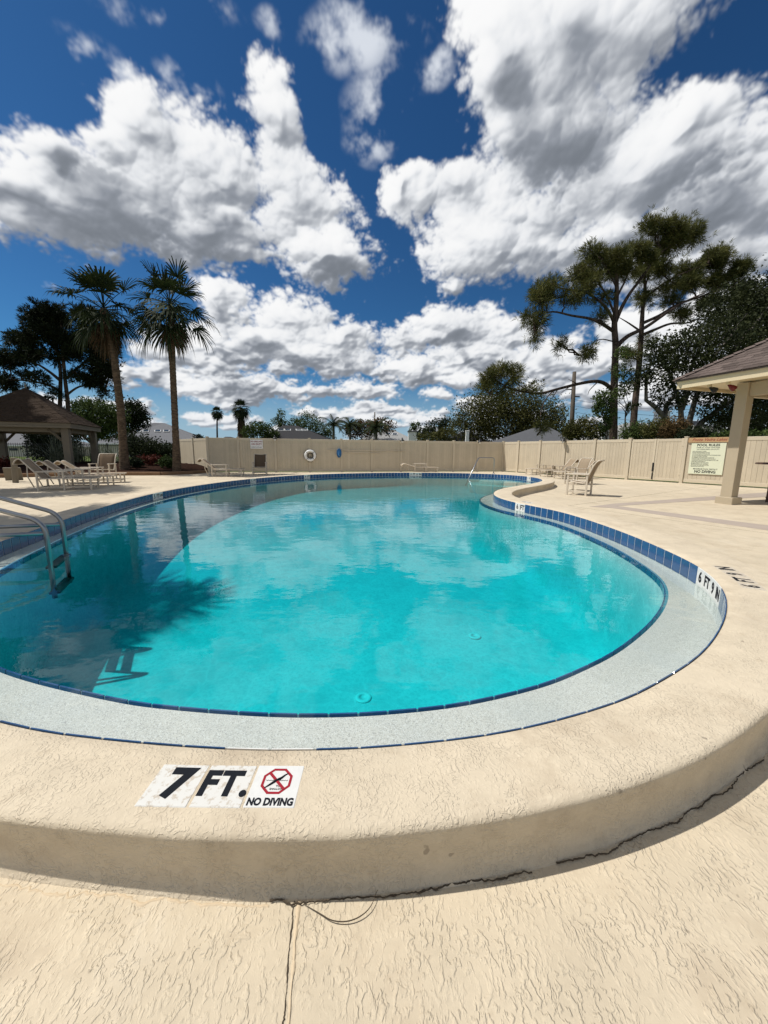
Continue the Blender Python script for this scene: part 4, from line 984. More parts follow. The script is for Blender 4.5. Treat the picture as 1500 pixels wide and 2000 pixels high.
def wiggle(a,b,k=5,amp=.06):
    a=Vector(a); b=Vector(b); L=(b-a).length; out=[]
    for i in range(k+1):
        t=i/k; q=a.lerp(b,t)
        if 0<i<k: q=q+Vector((rng.gauss(0,1),rng.gauss(0,1),rng.gauss(0,1)))*amp*L
        out.append(q)
    return out
def broadleaf(name,label,base,blobs,n,leaf,mat,bark,trunk_r=.2,cat='tree',group=None,stems=None,clump=7,spread=.22):
    base=Vector(base); t=thing(name,label,cat,(0,0,0),0,group); tr=MB()
    B=[Vector(b[:3]) for b in blobs]; cen=sum(B,Vector())/len(B)
    if trunk_r>0:
        if stems is None:
            fork=base.lerp(Vector((cen.x,cen.y,cen.z)),.45); tube_path(tr,wiggle(base,fork,4,.03),trunk_r,trunk_r*.75)
            for b in B: tube_path(tr,wiggle(fork,b,5,.06),trunk_r*.55,trunk_r*.12,6)
        else:
            for s in stems: tube_path(tr,s,trunk_r*.8,trunk_r*.2,7)
        for b in blobs:
            c=Vector(b[:3])
            for k in range(3): tube_path(tr,wiggle(c,c+Vector((rng.uniform(-1,1)*b[3],rng.uniform(-1,1)*b[4],rng.uniform(-.5,1)*b[5]))*.9,3,.08),trunk_r*.14,trunk_r*.04,5)
        tr.build('trunk',bark,t,True)
    V,Fq=leaf_quads(crown_points(blobs,n,clump,spread),leaf); link('crown',fast_mesh('crown',V,Fq,mat),t)
    return t
def pxblobs(L,Y,dy=.8):
    """[(px,py,half width px,half height px,depth offset)] at distance Y"""
    o=[]
    for q in L:
        x,y,rx,ry=q[:4]; off=q[4] if len(q)>4 else 0.; c=at(x,y,Y+off); k=(Y+off)/730*1.02; o.append((c.x,c.y,c.z,rx*k,min(rx,ry*1.5)*k*dy,ry*k))
    return o
def pine(name,label,Y,trunk,limbs,blobs,r0,mat,bark,ntuft,tl=.34,tw=.020,nb=16,group=None,extra=()):
    """trunk and limbs: photo pixel polylines (with depth offsets) at distance Y; blobs: needle masses"""
    t=thing(name,label,'tree',(0,0,0),0,group); tr=MB(); sk=[]
    def lift(P,off0=0.,off1=0.):
        n=len(P); pts=[at(p[0],p[1],Y+off0+(off1-off0)*i/max(1,n-1)) for i,p in enumerate(P)]; return pts
    def sub(pts,k=4):
        P=[pts[0]]+list(pts)+[pts[-1]]; out=[]
        for i in range(1,len(P)-2):
            for s in range(k):
                u=s/k; p0,p1,p2,p3=P[i-1],P[i],P[i+1],P[i+2]; out.append(.5*((2*p1)+(p2-p0)*u+(2*p0-5*p1+4*p2-p3)*u*u+(3*p1-p0-3*p2+p3)*u**3))
        return out+[pts[-1]]
    T=sub(lift(trunk)); T[0]=Vector((T[0].x,T[0].y,-.1)) if T[0].z<.6 else T[0]; tube_path(tr,T,r0,r0*.30,10); sk+= [(p,r0*.4) for p in T[len(T)//3:]]
    for L in limbs:
        rr,off,P=L; Q=sub(lift(P,0,off)); tube_path(tr,Q,rr,rr*.25,7); sk+=[(p,rr*.5) for p in Q[2:]]
    S=np.array([p for p,_ in sk]); tw_=[]; tufts=[]
    nb0=[]
    for q in blobs:
        for _ in range(3): nb0.append((q[0]+rng.uniform(-.72,.72)*q[2],q[1]+rng.uniform(-.6,.6)*q[3],q[2]*.62,q[3]*.50,q[4]+rng.uniform(-.6,.6)))
    blobs=nb0
    for q in blobs:
        c=at(q[0],q[1],Y+q[4]); k=Y/730; R_=np.array([q[2]*k,min(q[2],q[3]*1.6)*k*.9,q[3]*k])
        i=int(np.argmin(np.linalg.norm(S-np.array(c),axis=1)+.6*np.maximum(0,S[:,2]-c.z))); path=wiggle(sk[i][0],c,5,.05); tube_path(tr,path,.07,.03,5)
        m=int(ntuft*q[2]*q[3]/sum(b[2]*b[3] for b in blobs)**1.)
        nsub=max(4,m//7); subs=[]
        for s in range(nsub):
            d=nr.normal(size=3); d/=np.linalg.norm(d); e=np.array(c)+d*R_*(.35+.65*nr.rand()); o=path[rng.randrange(2,6)]; pth=wiggle(o,Vector(e),4,.06); tube_path(tr,pth,.032,.014,4); subs.append(pth)
        for s in range(m):
            pth=subs[rng.randrange(nsub)]; p=np.array(pth[rng.randrange(2,5)])+nr.normal(size=3)*.23; tufts.append((p,p-np.array(pth[0])))
    for P in extra: tube_path(tr,sub(lift(P[1],P[0],P[0])),.05,.012,5)
    tr.build('trunk',bark,t,True)
    TP=np.array([p for p,_ in tufts]); TD=np.array([d for _,d in tufts]); TD/=np.maximum(np.linalg.norm(TD,axis=1,keepdims=True),1e-6); TD[:,2]+=.35
    n=len(TP); d=np.repeat(TD,nb,0)+nr.normal(size=(n*nb,3))*.75; d/=np.linalg.norm(d,axis=1,keepdims=True)
    L=tl*(.7+.6*nr.rand(n*nb,1)); o=np.repeat(TP,nb,0)+nr.normal(size=(n*nb,3))*.05
    s=np.cross(d,nr.normal(size=(n*nb,3))); s/=np.linalg.norm(s,axis=1,keepdims=True); tip=o+d*L; tip[:,2]-=.10*L[:,0]
    V=np.stack([o-s*tw*.5,o+d*L*.55+s*tw,tip,o+d*L*.55-s*tw],1).reshape(-1,3); link('crown',fast_mesh('needles',V,np.arange(4*n*nb).reshape(-1,4),mat),t)
    return t
# the tall twin pines behind the right fence (traced in the zoom of the photo: origin 920,400, scale 2.586)
Z=lambda L:[(920+x/2.586,400+y/2.586) for x,y in L]
def ZB(L): return [(920+x/2.586,400+y/2.586,rx/2.586,ry/2.586,o) for x,y,rx,ry,o in L]
pine('pine_tree','tall pine with the straight trunk and long bare low limb behind the gate fence',33.,Z([(718,1240),(720,1050),(724,880),(730,720),(724,610),(732,520),(736,420),(733,320),(738,240)]),
 [(.15,-1.5,Z([(722,640),(660,600),(600,575),(510,560),(410,540),(320,565)])),(.13,-1.,Z([(724,600),(690,530),(640,480),(570,440),(480,425),(400,410)])),
  (.20,2.0,Z([(730,720),(790,665),(880,620),(990,545),(1080,490),(1180,445)])),(.17,1.,Z([(726,600),(760,520),(800,450),(860,370),(940,260),(1040,180),(1120,120)])),
  (.10,-1.,Z([(728,560),(690,470),(650,400),(610,320),(560,310)])),(.10,.5,Z([(734,470),(770,400),(800,330),(820,260)])),(.07,-.8,Z([(735,420),(690,330),(650,270)])),
  (.17,-2.2,Z([(705,925),(670,900),(620,892),(540,905),(440,930),(350,952),(270,945),(190,925),(120,880)])),(.05,-2.,Z([(415,940),(375,985),(352,1050),(350,1130),(330,1170)])),(.05,-2.2,Z([(300,948),(230,900),(180,850),(160,800)])),(.05,-1.2,Z([(716,690),(650,680),(590,720),(550,760)])),(.04,-1.,Z([(540,905),(480,930),(440,970)])),
  (.04,-2.3,Z([(250,945),(180,960),(100,960)]))],
 ZB([(350,480,60,75,-1.3),(330,590,55,45,-1.4),(400,400,45,30,-1.1),(330,680,25,25,-1.4),(440,700,30,25,-1.),(540,330,65,45,-.8),(640,260,55,55,-.5),(560,440,55,35,-.8),(610,370,60,40,-.5),(740,260,60,60,0.),(700,340,60,40,0),(830,230,60,50,.3),(800,310,70,40,.4),
     (940,110,80,45,1.),(1040,110,70,40,1.),(1120,150,60,50,1.),(1000,200,110,50,.9),(900,260,60,40,.8),(590,740,45,30,-1.),(500,480,45,30,-.8),(640,570,35,25,-.5),(680,470,40,30,0.),
     (130,850,55,50,-2.2),(90,920,35,35,-2.2),(220,850,35,40,-2.2),(160,930,40,25,-2.2),(310,935,30,15,-2.),(340,1120,40,20,-2.)]),
 .34,M_needle,M_pineb,3700,.44,.017,15,'twin pines by the gate',extra=((-1.,Z([(540,905),(490,880)])),(-1.,Z([(640,895),(600,935),(590,960)])),(-1.3,Z([(440,930),(405,985)]))))
pine('pine_tree','tall pine with the slightly leaning trunk, right one of the twin pines',36.,Z([(812,1240),(825,1040),(842,880),(856,720),(862,610),(868,520),(880,430),(872,330)]),
 [(.15,1.,Z([(860,660),(930,630),(1010,600),(1100,595),(1180,560)])),(.15,1.5,Z([(862,600),(950,560),(1050,500),(1170,460),(1290,400),(1380,330)])),(.10,-.6,Z([(858,640),(800,600),(750,570)])),
  (.10,1.,Z([(872,480),(940,420),(1020,370),(1110,330),(1190,300)])),(.08,.0,Z([(876,430),(900,350),(930,290)])),(.07,-.5,Z([(846,840),(800,880),(745,915)])),(.05,.5,Z([(850,760),(900,720),(920,690)]))],
 ZB([(1290,270,85,50,1.5),(1360,340,60,55,1.5),(1210,300,75,50,1.2),(1240,390,85,45,1.4),(1360,420,55,35,1.5),(1130,390,80,40,1.),(1080,330,60,35,.9),(1180,480,70,35,1.2),(1090,550,60,30,1.),(1000,420,60,35,.6),(940,330,60,45,.2),(880,470,45,30,0.),(1010,480,50,25,.6),(800,750,45,30,-.4),(890,690,30,20,.3),(870,340,45,45,0),(1330,480,50,25,1.4)]),
 .32,M_needle,M_pineb,2800,.46,.018,15,'twin pines by the gate')
# leaning leafy sapling between the trunks, oak on the right, hedges
broadleaf('small_tree','small leafy tree close to the left side of the pine trunk',at(1188,870,24.),pxblobs([(1180,778,17,14),(1172,800,13,16),(1190,810,12,15),(1183,830,10,10)],24.),2600,.13,M_leafm,M_oakb,.07)
broadleaf('small_tree','thin tree with sparse leaves between the two pine trunks',at(1222,870,26.5),pxblobs([(1215,725,18,14),(1225,755,15,16),(1208,770,12,10),(1235,795,14,8),(1218,690,14,12)],26.5),2200,.13,M_leafm,M_oakb,.06)
Yo=24.
def S_(L,o=0.): return [at(x,y,Yo+o) for x,y in L]
broadleaf('live_oak','spreading dark live oak with several grey trunks behind the rules sign',at(1325,880,Yo),
 pxblobs([(1460,620,75,60,2.),(1400,680,70,55,0.),(1480,720,60,60,0.),(1340,690,45,38,-.5),(1290,720,34,30,-1.),(1310,770,34,24,-.8),(1440,560+40,60,30,3.),(1420,790,45,40,0.),(1480,800,40,45,.5),(1385,750,35,30,0.),(1250,740,20,16,-.6),(1500,600,60,50,2.5),(1290,680,26,18,-.5)],Yo),
 40000,.16,M_leafo,M_oakb,.26,stems=[S_([(1328,890),(1332,845),(1330,800),(1318,760),(1305,720),(1290,690)]),S_([(1335,890),(1345,830),(1358,780),(1372,740),(1400,690),(1440,640)],.5),S_([(1322,890),(1312,840),(1298,815),(1280,795),(1262,782),(1262,740),(1272,705)],-.6),S_([(1296,880),(1296,830),(1302,790),(1320,770),(1335,735)],-.3),S_([(1345,860),(1370,825),(1410,795),(1460,765),(1500,740)],.6),S_([(1372,740),(1420,700),(1470,640),(1500,600)],1.),S_([(1330,800),(1345,760),(1350,720),(1370,670)],.2)],clump=6,spread=.20)
broadleaf('live_oak','dense dark tree mass behind the pavilion post',at(1480,880,30.),pxblobs([(1500,800,70,55),(1450,830,60,35),(1540,700,80,90),(1500,640,60,60,2.),(1420,840,30,25)],30.),20000,.19,M_leafd,M_oakb,.3)
for i,(x,y,rx,ry,Y,m,l) in enumerate(((1240,846,26,20,21.,M_leafm,'green hedge shrub behind the gate'),(1282,840,26,20,20.,M_leafy,'olive shrub with bronze tips behind the gate'),(1318,838,24,20,19.,M_leafb,'bronze leaved shrub behind the fence post left of the rules sign'),(1362,850,34,14,18.,M_leafd,'dark low shrub above the rules sign'),(1460,851,70,9,17.,M_leafm,'long clipped green hedge behind the pavilion post'))):
    broadleaf('shrub',l,at(x,890,Y),pxblobs([(x,y,rx,ry),(x-rx*.4,y+5,rx*.6,ry*.7),(x+rx*.4,y+4,rx*.6,ry*.7)],Y),3400,.10,m,M_oakb,.03,'shrub','shrubs behind the sunlit fence')
# big oak mass and trees along the far fence
broadleaf('oak_tree','broad rounded oak beyond the fence, under the long pine limb',at(990,890,57.),pxblobs([(925,815,34,32),(965,795,40,34),(1010,790,45,32),(1055,810,38,32),(1085,820,20,22),(900,835,20,20),(990,830,60,30),(1040,840,50,22),(945,845,35,20)],57.),30000,.28,M_leafy,M_oakb,.3,clump=9,spread=.3)
trees=[('shrub','low olive bush beyond the fence right of the oak',[(1140,838,30,20),(1115,842,18,16),(1165,845,20,14)],30.,M_leafy,2600,.22),
('broad_tree','small dark tree beside the pale chimney beyond the far fence',[(850,838,22,16),(872,832,16,16),(835,850,18,12)],60.,M_leafd,1500,.42),
('broad_tree','olive bushes between chimney and dark roof beyond the far fence',[(845,857,30,12),(870,850,18,12)],50.,M_leafy,1300,.35),
('broad_tree','thin topped tree beyond the far fence, left of the chimney',[(812,832,9,8),(805,840,7,6),(822,846,12,8)],62.,M_leafm,500,.4),
('broad_tree','bronze tree group behind the feathery palms',[(745,832,26,14),(715,838,20,14),(690,842,16,14),(700,828,12,8)],60.,M_leafb,2200,.4),
('broad_tree','wide green tree behind the dark hip roof',[(600,826,28,18),(580,835,18,16),(625,842,20,14),(640,852,14,10)],75.,M_leafm,2200,.45),
('broad_tree','thin upright tree rising left of the dark hip roof',[(548,812,9,10),(543,825,12,8),(553,830,12,10),(560,838,12,8)],72.,M_leafm,750,.42),
('broad_tree','round green tree right of the shaggy palm',[(500,838,20,14),(520,842,16,14),(488,848,14,12),(530,850,14,10)],65.,M_leafm,1900,.42),
('broad_tree','green tree behind the gazebo and leaning palm',[(185,808,35,24),(160,800,22,18),(215,815,28,22),(175,835,35,20),(215,842,30,16)],42.,M_leafm,5200,.34),
('broad_tree','dark round tree between the palm trunk and the grey roof',[(255,808,26,22),(275,818,18,16),(245,828,24,16),(262,795,16,12)],45.,M_leafd,2600,.36),
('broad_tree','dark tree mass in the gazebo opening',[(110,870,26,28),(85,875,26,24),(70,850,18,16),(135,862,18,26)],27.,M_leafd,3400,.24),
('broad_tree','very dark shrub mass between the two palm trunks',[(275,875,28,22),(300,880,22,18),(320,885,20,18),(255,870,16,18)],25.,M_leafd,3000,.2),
('broad_tree','far low bushes at the left end of the fence',[(385,852,7,5),(395,857,9,5),(405,860,9,4)],70.,M_leafd,300,.4),
('broad_tree','dark tree beside the sloping grey roof at the right end of the far fence',[(1120,842,16,12),(1100,848,14,10)],50.,M_leafd,700,.36)]
for nm,l,bl,Y,m,n,lf in trees:
    xs=sum(b[0] for b in bl)/len(bl); broadleaf(nm,l,at(xs,888,Y),pxblobs(bl,Y),int(n*2.2),lf*.66,m,M_oakb,.10 if 'bush' in l or 'shrub' in l else .16,'shrub' if ('bush' in l or 'shrub' in l) else 'tree')
# left pine, dark against the sky
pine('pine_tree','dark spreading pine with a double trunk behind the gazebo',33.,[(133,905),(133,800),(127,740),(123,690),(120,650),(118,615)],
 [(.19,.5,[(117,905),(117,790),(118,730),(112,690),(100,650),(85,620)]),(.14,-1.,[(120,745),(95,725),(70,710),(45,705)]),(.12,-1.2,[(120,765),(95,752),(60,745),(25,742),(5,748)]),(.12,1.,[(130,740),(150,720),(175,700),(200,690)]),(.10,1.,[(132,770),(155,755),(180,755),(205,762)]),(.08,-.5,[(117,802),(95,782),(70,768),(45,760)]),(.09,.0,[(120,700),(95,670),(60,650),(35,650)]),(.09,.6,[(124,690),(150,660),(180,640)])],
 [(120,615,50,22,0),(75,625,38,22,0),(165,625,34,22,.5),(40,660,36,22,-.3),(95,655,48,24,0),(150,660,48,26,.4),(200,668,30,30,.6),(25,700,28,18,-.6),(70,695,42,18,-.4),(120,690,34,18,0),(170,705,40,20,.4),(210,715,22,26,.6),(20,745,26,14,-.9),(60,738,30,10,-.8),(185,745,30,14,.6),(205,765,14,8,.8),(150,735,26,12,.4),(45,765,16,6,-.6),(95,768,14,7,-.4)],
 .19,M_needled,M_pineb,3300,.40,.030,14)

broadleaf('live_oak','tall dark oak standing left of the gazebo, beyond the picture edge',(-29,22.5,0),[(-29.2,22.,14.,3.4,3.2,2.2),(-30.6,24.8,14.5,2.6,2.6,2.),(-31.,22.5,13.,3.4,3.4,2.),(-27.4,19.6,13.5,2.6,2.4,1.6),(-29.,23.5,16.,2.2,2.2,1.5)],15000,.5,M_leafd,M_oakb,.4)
# palms
def frond(mb_p,L,base,az,el,petl,bl,droop,nl=22,wid=.045,fold=.35,fan=96):
    """fan leaf: petiole into mb_p, leaflets appended to L"""
    d=Vector((math.cos(az)*math.cos(el),math.sin(az)*math.cos(el),math.sin(el))); pts=[]; p=Vector(base); cur=d.copy()
    for k in range(6):
        pts.append(p.copy()); p=p+cur*(petl/5); cur=(cur+Vector((0,0,-droop*.16))).normalized()
    mb_p.tube(pts,[.028,.024,.02,.017,.014,.012],5); tip=pts[-1]; side=cur.cross(Vector((0,0,1)))
    if side.length<.1: side=Vector((math.sin(az),-math.cos(az),0))
    side.normalize(); nrm=side.cross(cur).normalized()
    for i in range(nl):
        th=math.radians(-fan+2*fan*i/(nl-1))+rng.gauss(0,.03); ll=bl*(.72+.28*math.cos(th))*rng.uniform(.88,1.1)
        v=(cur*math.cos(th)+side*math.sin(th)+nrm*fold*abs(math.sin(th))*.6).normalized(); w=v.cross(nrm).normalized()*wid
        a=tip; b=tip+v*ll*.55+Vector((0,0,-droop*.10*ll)); c=tip+v*ll*.85+Vector((0,0,-droop*.34*ll)); e=tip+v*ll*.98+Vector((0,0,-droop*.62*ll-.06))
        n0=len(L[0]); L[0]+= [a-w*.25,a+w*.25,b-w*.75,b+w*.75,c-w*.45,c+w*.45,e]; L[1]+=[(n0,n0+1,n0+3,n0+2),(n0+2,n0+3,n0+5,n0+4),(n0+4,n0+5,n0+6,n0+6)]
def tri_fix(F): return [f if f[2]!=f[3] else f[:3] for f in F]
def fan_palm(label,base,trunk,r0,r1,size,nf=46,skirt=26,group='tall fan palms'):
    t=thing('fan_palm',label,'palm tree',(0,0,0),0,group); P=[Vector(p) for p in trunk]
    pts=[]; 
    for a,b in zip(P[:-1],P[1:]):
        for k in range(30): pts.append(a.lerp(b,k/30))
    pts.append(P[-1]); n=len(pts); tb=MB(); tb.tube(pts,[(r0*(1.3-.3*min(1,i/14)) if i<14 else r0+(r1-r0)*i/n)*(1+.035*(-1)**i+.03*rng.uniform(-1,1))*(1.25 if i>n-8 else 1) for i in range(n)],14); tb.build('trunk',M_palmb,t,True)
    C=P[-1]; pet=MB(); L=[[],[]]
    for k in range(nf):
        f=k/nf; el=math.radians(80-120*f**.95)+rng.gauss(0,.12); az=k*2.399+rng.gauss(0,.25)
        frond(pet,L,C+Vector((0,0,.25-.5*f)),az,el,size*(.22+.38*rng.random()),size*rng.uniform(.42,.58),.08+.62*f+rng.uniform(0,.35),17,.055,.45)
    pet.build('leaf_stalks',M_palmd if False else M_palml,t,True)
    m_=MB(); m_.add(L[0],tri_fix(L[1])); m_.build('fronds',M_palml,t)
    pet=MB(); L=[[],[]]
    for k in range(skirt):
        az=k*2.399+rng.gauss(0,.2); el=math.radians(-50-30*rng.random()); frond(pet,L,C+Vector((0,0,-.25-.35*rng.random())),az,el,size*.24,size*.40,1.0,14,.05)
    pet.build('dead_stalks',M_palmd,t,True); m_=MB(); m_.add(L[0],tri_fix(L[1])); m_.build('dead_fronds',M_palmd,t)
    return t
fan_palm('tall fan palm with the straight trunk, right one of the pair',0,[at(345,915,19.6)-Vector((0,0,.3)),at(341,800,19.5),at(336,690,19.4),at(333,600,19.3)],.165,.125,2.3,32,9)
fan_palm('tall fan palm with the leaning trunk, left one of the pair',0,[at(243,915,19.8)-Vector((0,0,.3)),at(236,800,19.8),at(222,690,19.9),at(203,605,20.)],.195,.14,2.2,30,13)
fan_palm('fan palm standing left of the gazebo beyond the picture edge, its shadow on the deck',0,[Vector((-14.6,11.4,0)),Vector((-14.5,11.4,4.)),Vector((-14.4,11.5,7.6))],.24,.17,2.4,40,16)
fan_palm('fan palm beyond the picture edge whose shadow falls in the pool',0,[Vector((-10.9,5.55,0)),Vector((-10.9,5.55,4.)),Vector((-11.0,5.55,8.8))],.2,.15,2.5,50,26)
def far_fan(label,px,py,Y,base_y,size,skirt_px=0):
    t=thing('fan_palm',label,'palm tree',(0,0,0),0,'distant fan palms'); C=at(px,py,Y); B=at(px,base_y,Y); tb=MB(); tb.tube([Vector((B.x,B.y,-.1)),B.lerp(C,.5),C],[.22,.17,.14],8); tb.build('trunk',M_pineb,t,True)
    pet=MB(); L=[[],[]]
    for k in range(34): f=k/34; frond(pet,L,C,k*2.399,math.radians(85-125*f),size*.5,size*.55,.3+f,14,.09)
    m_=MB(); m_.add(pet.v,pet.f); m_.add(L[0],tri_fix(L[1])); m_.build('fronds',M_palml,t)
    if skirt_px:
        q=at(px,py+skirt_px,Y); L=[[],[]]; pet=MB()
        for k in range(90):
            z=C.z-.6-(C.z-q.z)*rng.random(); w=.5+1.1*(C.z-z)/(C.z-q.z); frond(pet,L,Vector((C.x,C.y,z)),k*2.399,math.radians(-65),w*.5,w*.6+.4,.8,8,.12)
        m_=MB(); m_.add(L[0],tri_fix(L[1])); m_.build('dead_fronds',M_palmd,t)
far_fan('small distant fan palm on a thin bare trunk beyond the fence',424,806,80.,872,1.45)
far_fan('distant fan palm with a shaggy dark skirt of dead leaves',470,799,70.,872,2.0,58)
def feather_palm(label,px,py,Y,L_,lean,base_y=872):
    t=thing('feather_palm',label,'palm tree',(0,0,0),0,'feathery palms beyond the far fence'); C=at(px,py,Y); B=at(px-lean*.3,base_y,Y); tb=MB(); tb.tube([Vector((B.x,B.y,-.1)),B.lerp(C,.6),C],[.20,.16,.12],8); tb.build('trunk',M_oakb,t,True)
    vs=[];fs=[]
    for k in range(16):
        az=k*2.399; el=math.radians(70-70*(k/16)); d=Vector((math.cos(az)*math.cos(el)+lean*.05,math.sin(az)*math.cos(el),math.sin(el))).normalized(); p=C.copy()
        for s in range(14):
            d=(d+Vector((lean*.008,0,-.11))).normalized(); p2=p+d*L_/14; sd=d.cross(Vector((0,0,1))).normalized()
            for q in(-1,1):
                for u in(0.,.5):
                    o=p.lerp(p2,u); tip=o+sd*q*.55*(1-s/20)+d*.22+Vector((0,0,-.30)); n0=len(vs); vs+=[o,o+d*.09,tip]; fs.append((n0,n0+1,n0+2))
            p=p2
    m_=MB(); m_.add(vs,fs); m_.build('fronds',M_palml,t)
for l,px,py,Y,L_,le in(('windblown feathery palm right of the dark hip roof',652,830,55.,2.6,2.),('feathery palm beside the bronze trees',684,832,58.,2.3,1.5),('drooping feathery palm in front of the pale roof',735,836,50.,2.2,0.)): feather_palm(l,px,py,Y,L_,le)
# strap-leaved and flowering plants of the bed
def strap_plant(label,px,py,Y,h,n,mat,z0=.35):
    t=thing('strap_plant',label,'plant',(0,0,0),0,'plants of the left bed'); o=at(px,py,Y); vs=[];fs=[]
    for k in range(n):
        az=rng.uniform(0,6.28); el=math.radians(rng.uniform(35,85)); d=Vector((math.cos(az)*math.cos(el),math.sin(az)*math.cos(el),math.sin(el))); p=Vector((o.x+rng.uniform(-.3,.3),o.y+rng.uniform(-.3,.3),z0)); sd=Vector((-math.sin(az),math.cos(az),0))*.035
        for s in range(5):
            n0=len(vs); p2=p+d*h/5; d=(d+Vector((0,0,-.17))).normalized(); k1=1-s/5.5; vs+=[p-sd*k1,p+sd*k1,p2+sd*(k1-.18),p2-sd*(k1-.18)]; fs.append((n0,n0+1,n0+2,n0+3)); p=p2
    m_=MB(); m_.add(vs,fs); m_.build('leaves',mat,t)
for l,px,Y,h,n,m in(('pale strap leaved plant by the gazebo post',112,24.2,1.9,70,M_pale),('pale strap leaved plant right of the gazebo post',150,24.4,1.7,70,M_pale),('pale tangle of strap leaves behind the brown armchair',190,24.8,1.3,80,M_pale),('green strap leaved plant beside the leaning palm trunk',220,25.,1.2,60,M_pale),('green strap plant left of the straight palm trunk',322,25.2,1.3,70,M_leafm)): strap_plant(l,px,895,Y,h,n,m)
for l,x,y,rx,ry,Y,m in(('low shrub with red leaf tips between the palms',290,898,26,9,21.5,M_flower),('low dark green shrub in front of the leaning palm',262,903,16,8,20.5,M_leafd),('low dark shrub at the foot of the straight palm',325,902,14,9,20.6,M_leafm),('red leaved clump at the left edge of the bed',8,905,16,10,19.,M_flower)):
    broadleaf('shrub',l,at(x,912,Y),pxblobs([(x,y,rx,ry),(x+rx*.4,y+3,rx*.6,ry*.7)],Y),900,.12,m,M_oakb,.02,'shrub','low shrubs of the left bed')

# ---------------------------------------------------------------- houses beyond the fences
def house(label,eaveL,eaveR,apex0,apex1,Y,depth,mat,rz=0.,lights=(),chim=(),group='houses beyond the fence'):
    """hip roof from photo pixels: eave ends, ridge ends at distance Y (front eave)"""
    t=thing('house',label,'house',(0,0,0),0,group); A=at(*eaveL,Y); B=at(*eaveR,Y+rz); ze=(A.z+B.z)/2; A.z=B.z=ze; bd=Vector((-(B-A).y,(B-A).x,0)).normalized(); D=A+bd*depth; C=B+bd*depth
    R0_=at(*apex0,Y+depth/2+rz*.4); R1_=at(*apex1,Y+depth/2+rz*.6); zr=(R0_.z+R1_.z)/2; R0_.z=R1_.z=zr
    r=MB(); lo=Vector((0,0,.18)); P=[A,B,C,D]
    r.add(P+[R0_,R1_]+[p-lo for p in P],[(0,1,5,4),(1,2,5),(2,3,4,5),(3,0,4),(9,8,7,6)]); ro=r.build('roof',mat,t)
    f=MB()
    for a,b in zip(P,P[1:]+P[:1]): M=frame(a,b-a); L=(b-a).length; f.box(0,L-.05,-.0,.04,-.20,-.01,M)
    f.build('fascia',M_white,t)
    w=MB(); ins=[p+(((A+C)/2)-p)*.06 for p in P]; w.prism([(p.x,p.y) for p in ins],-.1,ze-.05); w.build('wall',M_stucco,t)
    e=(B-A).normalized(); L=(B-A).length
    for k in range(3):
        s=L*(.2+.3*k); q=ins[0]+e*s; q.z=0.; wn_=MB(); wn_.box(0,1.3,-.06,.02,.9,max(1.2,ze-.5),frame(q,e)); wn_.build('window',M_glass,t)
    up=((R0_+R1_)/2-(A+B)/2); n=e.cross(up.normalized()); n=n if n.z>0 else -n
    for (x,y,wd,hh) in lights:
        # skylight on the front slope at that photo column and row
        ry=(x-750)/730*RR+(1000-y)/730*UU+F; o=Vector((0,0,CAM_H)); s=(A-o).dot(n)/ry.dot(n); q=o+ry*s; u=up.normalized(); M=Matrix.Identity(4)
        for k in range(3): M[k][0]=e[k]; M[k][1]=u[k]; M[k][2]=n[k]; M[k][3]=q[k]
        b=MB(); b.box(-wd/2,wd/2,-hh/2,hh/2,.0,.10,M); sk_=b.build('skylight',M_white,ro); b=MB(); b.box(-wd/2+.08,wd/2-.08,-hh/2+.08,hh/2-.08,.10,.13,M); b.build('pane',M_glass,sk_)
    for (x,yt,yb,wd,Yc,capm) in chim:
        q=at(x,yb,Yc); tp=at(x,yt,Yc); b=MB(); b.cbox(q.x-wd/2,q.x+wd/2,q.y-wd/2,q.y+wd/2,q.z-1.2,tp.z,.01); c_=b.build('chimney',M_white,ro); b=MB(); b.cbox(q.x-wd*.6,q.x+wd*.6,q.y-wd*.6,q.y+wd*.6,tp.z+.01,tp.z+.16,.03); b.build('chimney_cap',capm,c_)
house('grey hip roofed house with skylights behind the two palms',(172,866),(420,868),(300,826),(322,826),64.,20.,M_roofg,6.,[(308,842,1.,1.),(325,842,1.,1.),(270,842,1.,1.),(285,842,1.,1.)])
house('dark grey hip roofed house with four skylights beyond the lifeguard sign',(490,866),(662,868),(553,831),(580,831),62.,18.,M_roofd,0.,[(549,840,1.1,.9),(562,840,1.1,.9),(584,840,1.1,.9),(595,840,1.1,.9)])
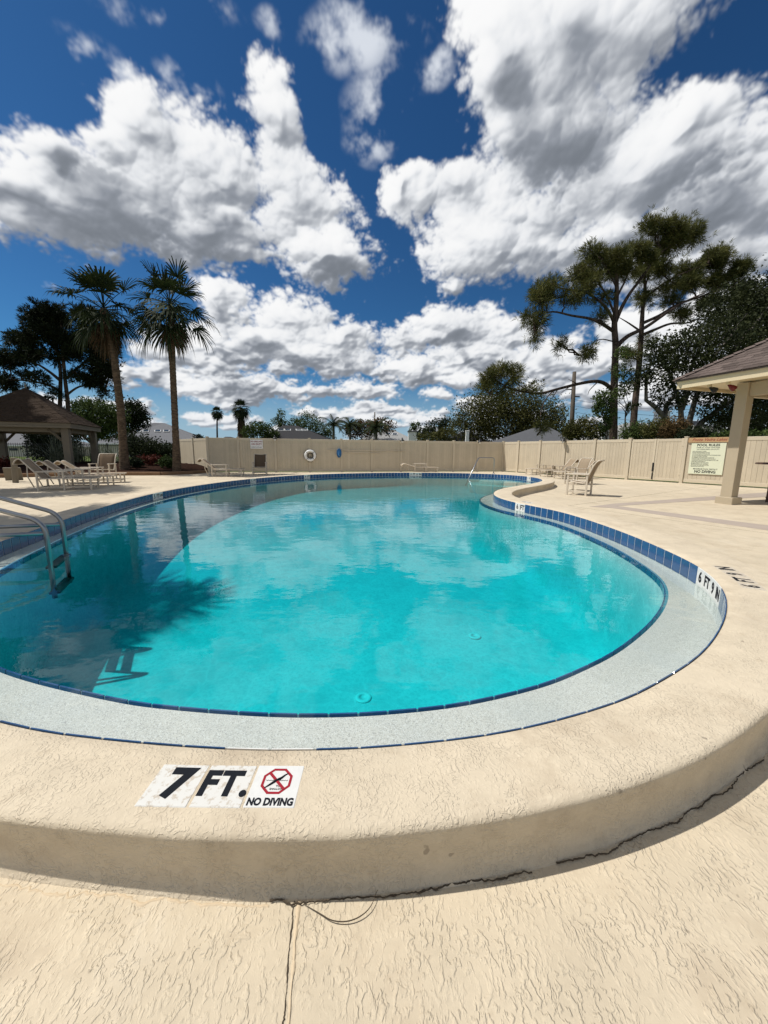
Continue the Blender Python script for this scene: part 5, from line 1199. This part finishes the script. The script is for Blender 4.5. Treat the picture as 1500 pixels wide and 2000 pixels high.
house('pale grey roofed house behind the drooping palm',(668,872),(836,870),(752,840),(770,840),58.,16.,M_roofl,0.,[(758,848,.9,.9),(771,849,.9,.9)],[(805,844,864,1.2,56.,M_roofg)])
house('dark roofed house with a thin white flue beyond the far fence',(862,872),(975,872),(902,843),(918,843),56.,16.,M_roofd,0.,[],[(912,843,862,.45,55.,M_white)])
house('large plain grey hip roof at the right end of the far fence',(930,874),(1150,872),(1052,832),(1068,832),42.,14.,M_roofm,-3.)
house('pale roofed house behind the twin pine trunks',(1165,872),(1345,868),(1225,826),(1262,826),36.,12.,M_roofl,0.,[(1246,838,1.2,.8)],[(1183,824,850,.5,34.,M_white),(1290,806,832,.9,36.,M_white)])
house('pale gable of the house above the rules sign',(1335,858),(1450,858),(1352,822),(1362,822),28.,10.,M_roofl,0.)
house('low grey roofed house seen through the gazebo',(-60,868),(75,870),(-20,838),(20,838),60.,16.,M_roofg,0.)
house('tiny dark far roof behind the left end of the back fence',(424,862),(470,862),(440,853),(450,853),90.,12.,M_roofd,0.)
# poles and wires
up=MB(); a=at(1116,870,34.); b=at(1122,726,34.); up.tube([Vector((a.x,a.y,-.1)),b],[.24,.15],10); t=thing('utility_pole','tall wooden utility pole behind the long pine limb','utility pole',(0,0,0)); up.build('pole',M_pole,t,True)
for px0,px1,y in((1106,1120,760),(1120,1132,774)): m_=MB(); m_.tube([at(px0,y,34.),at(px1,y+1,34.)],.05,6); m_.build('arm',M_pole,t,True)
m_=MB(); a=at(732,868,110.); b=at(732,805,110.); m_.tube([Vector((a.x,a.y,-.1)),b],.16,8); o=m_.build('far_pole',M_pole,None,True); tag(o,'thin far pole rising above the bronze trees','pole')
for k,(y0,y1) in enumerate(((800,792),(812,806),(824,820))):
    A=at(1119,y0-20,34.); B=at(1620,y1-20,26.); pts=[A.lerp(B,i/16)+Vector((0,0,-.9*4*(i/16)*(1-i/16))) for i in range(17)]; m_=MB(); m_.tube(pts,.012,5); o=m_.build('power_line',M_black,None,True); tag(o,('upper power line sagging right from the utility pole','middle power line sagging right from the utility pole','lowest power line sagging right from the utility pole')[k],'power line','power lines')
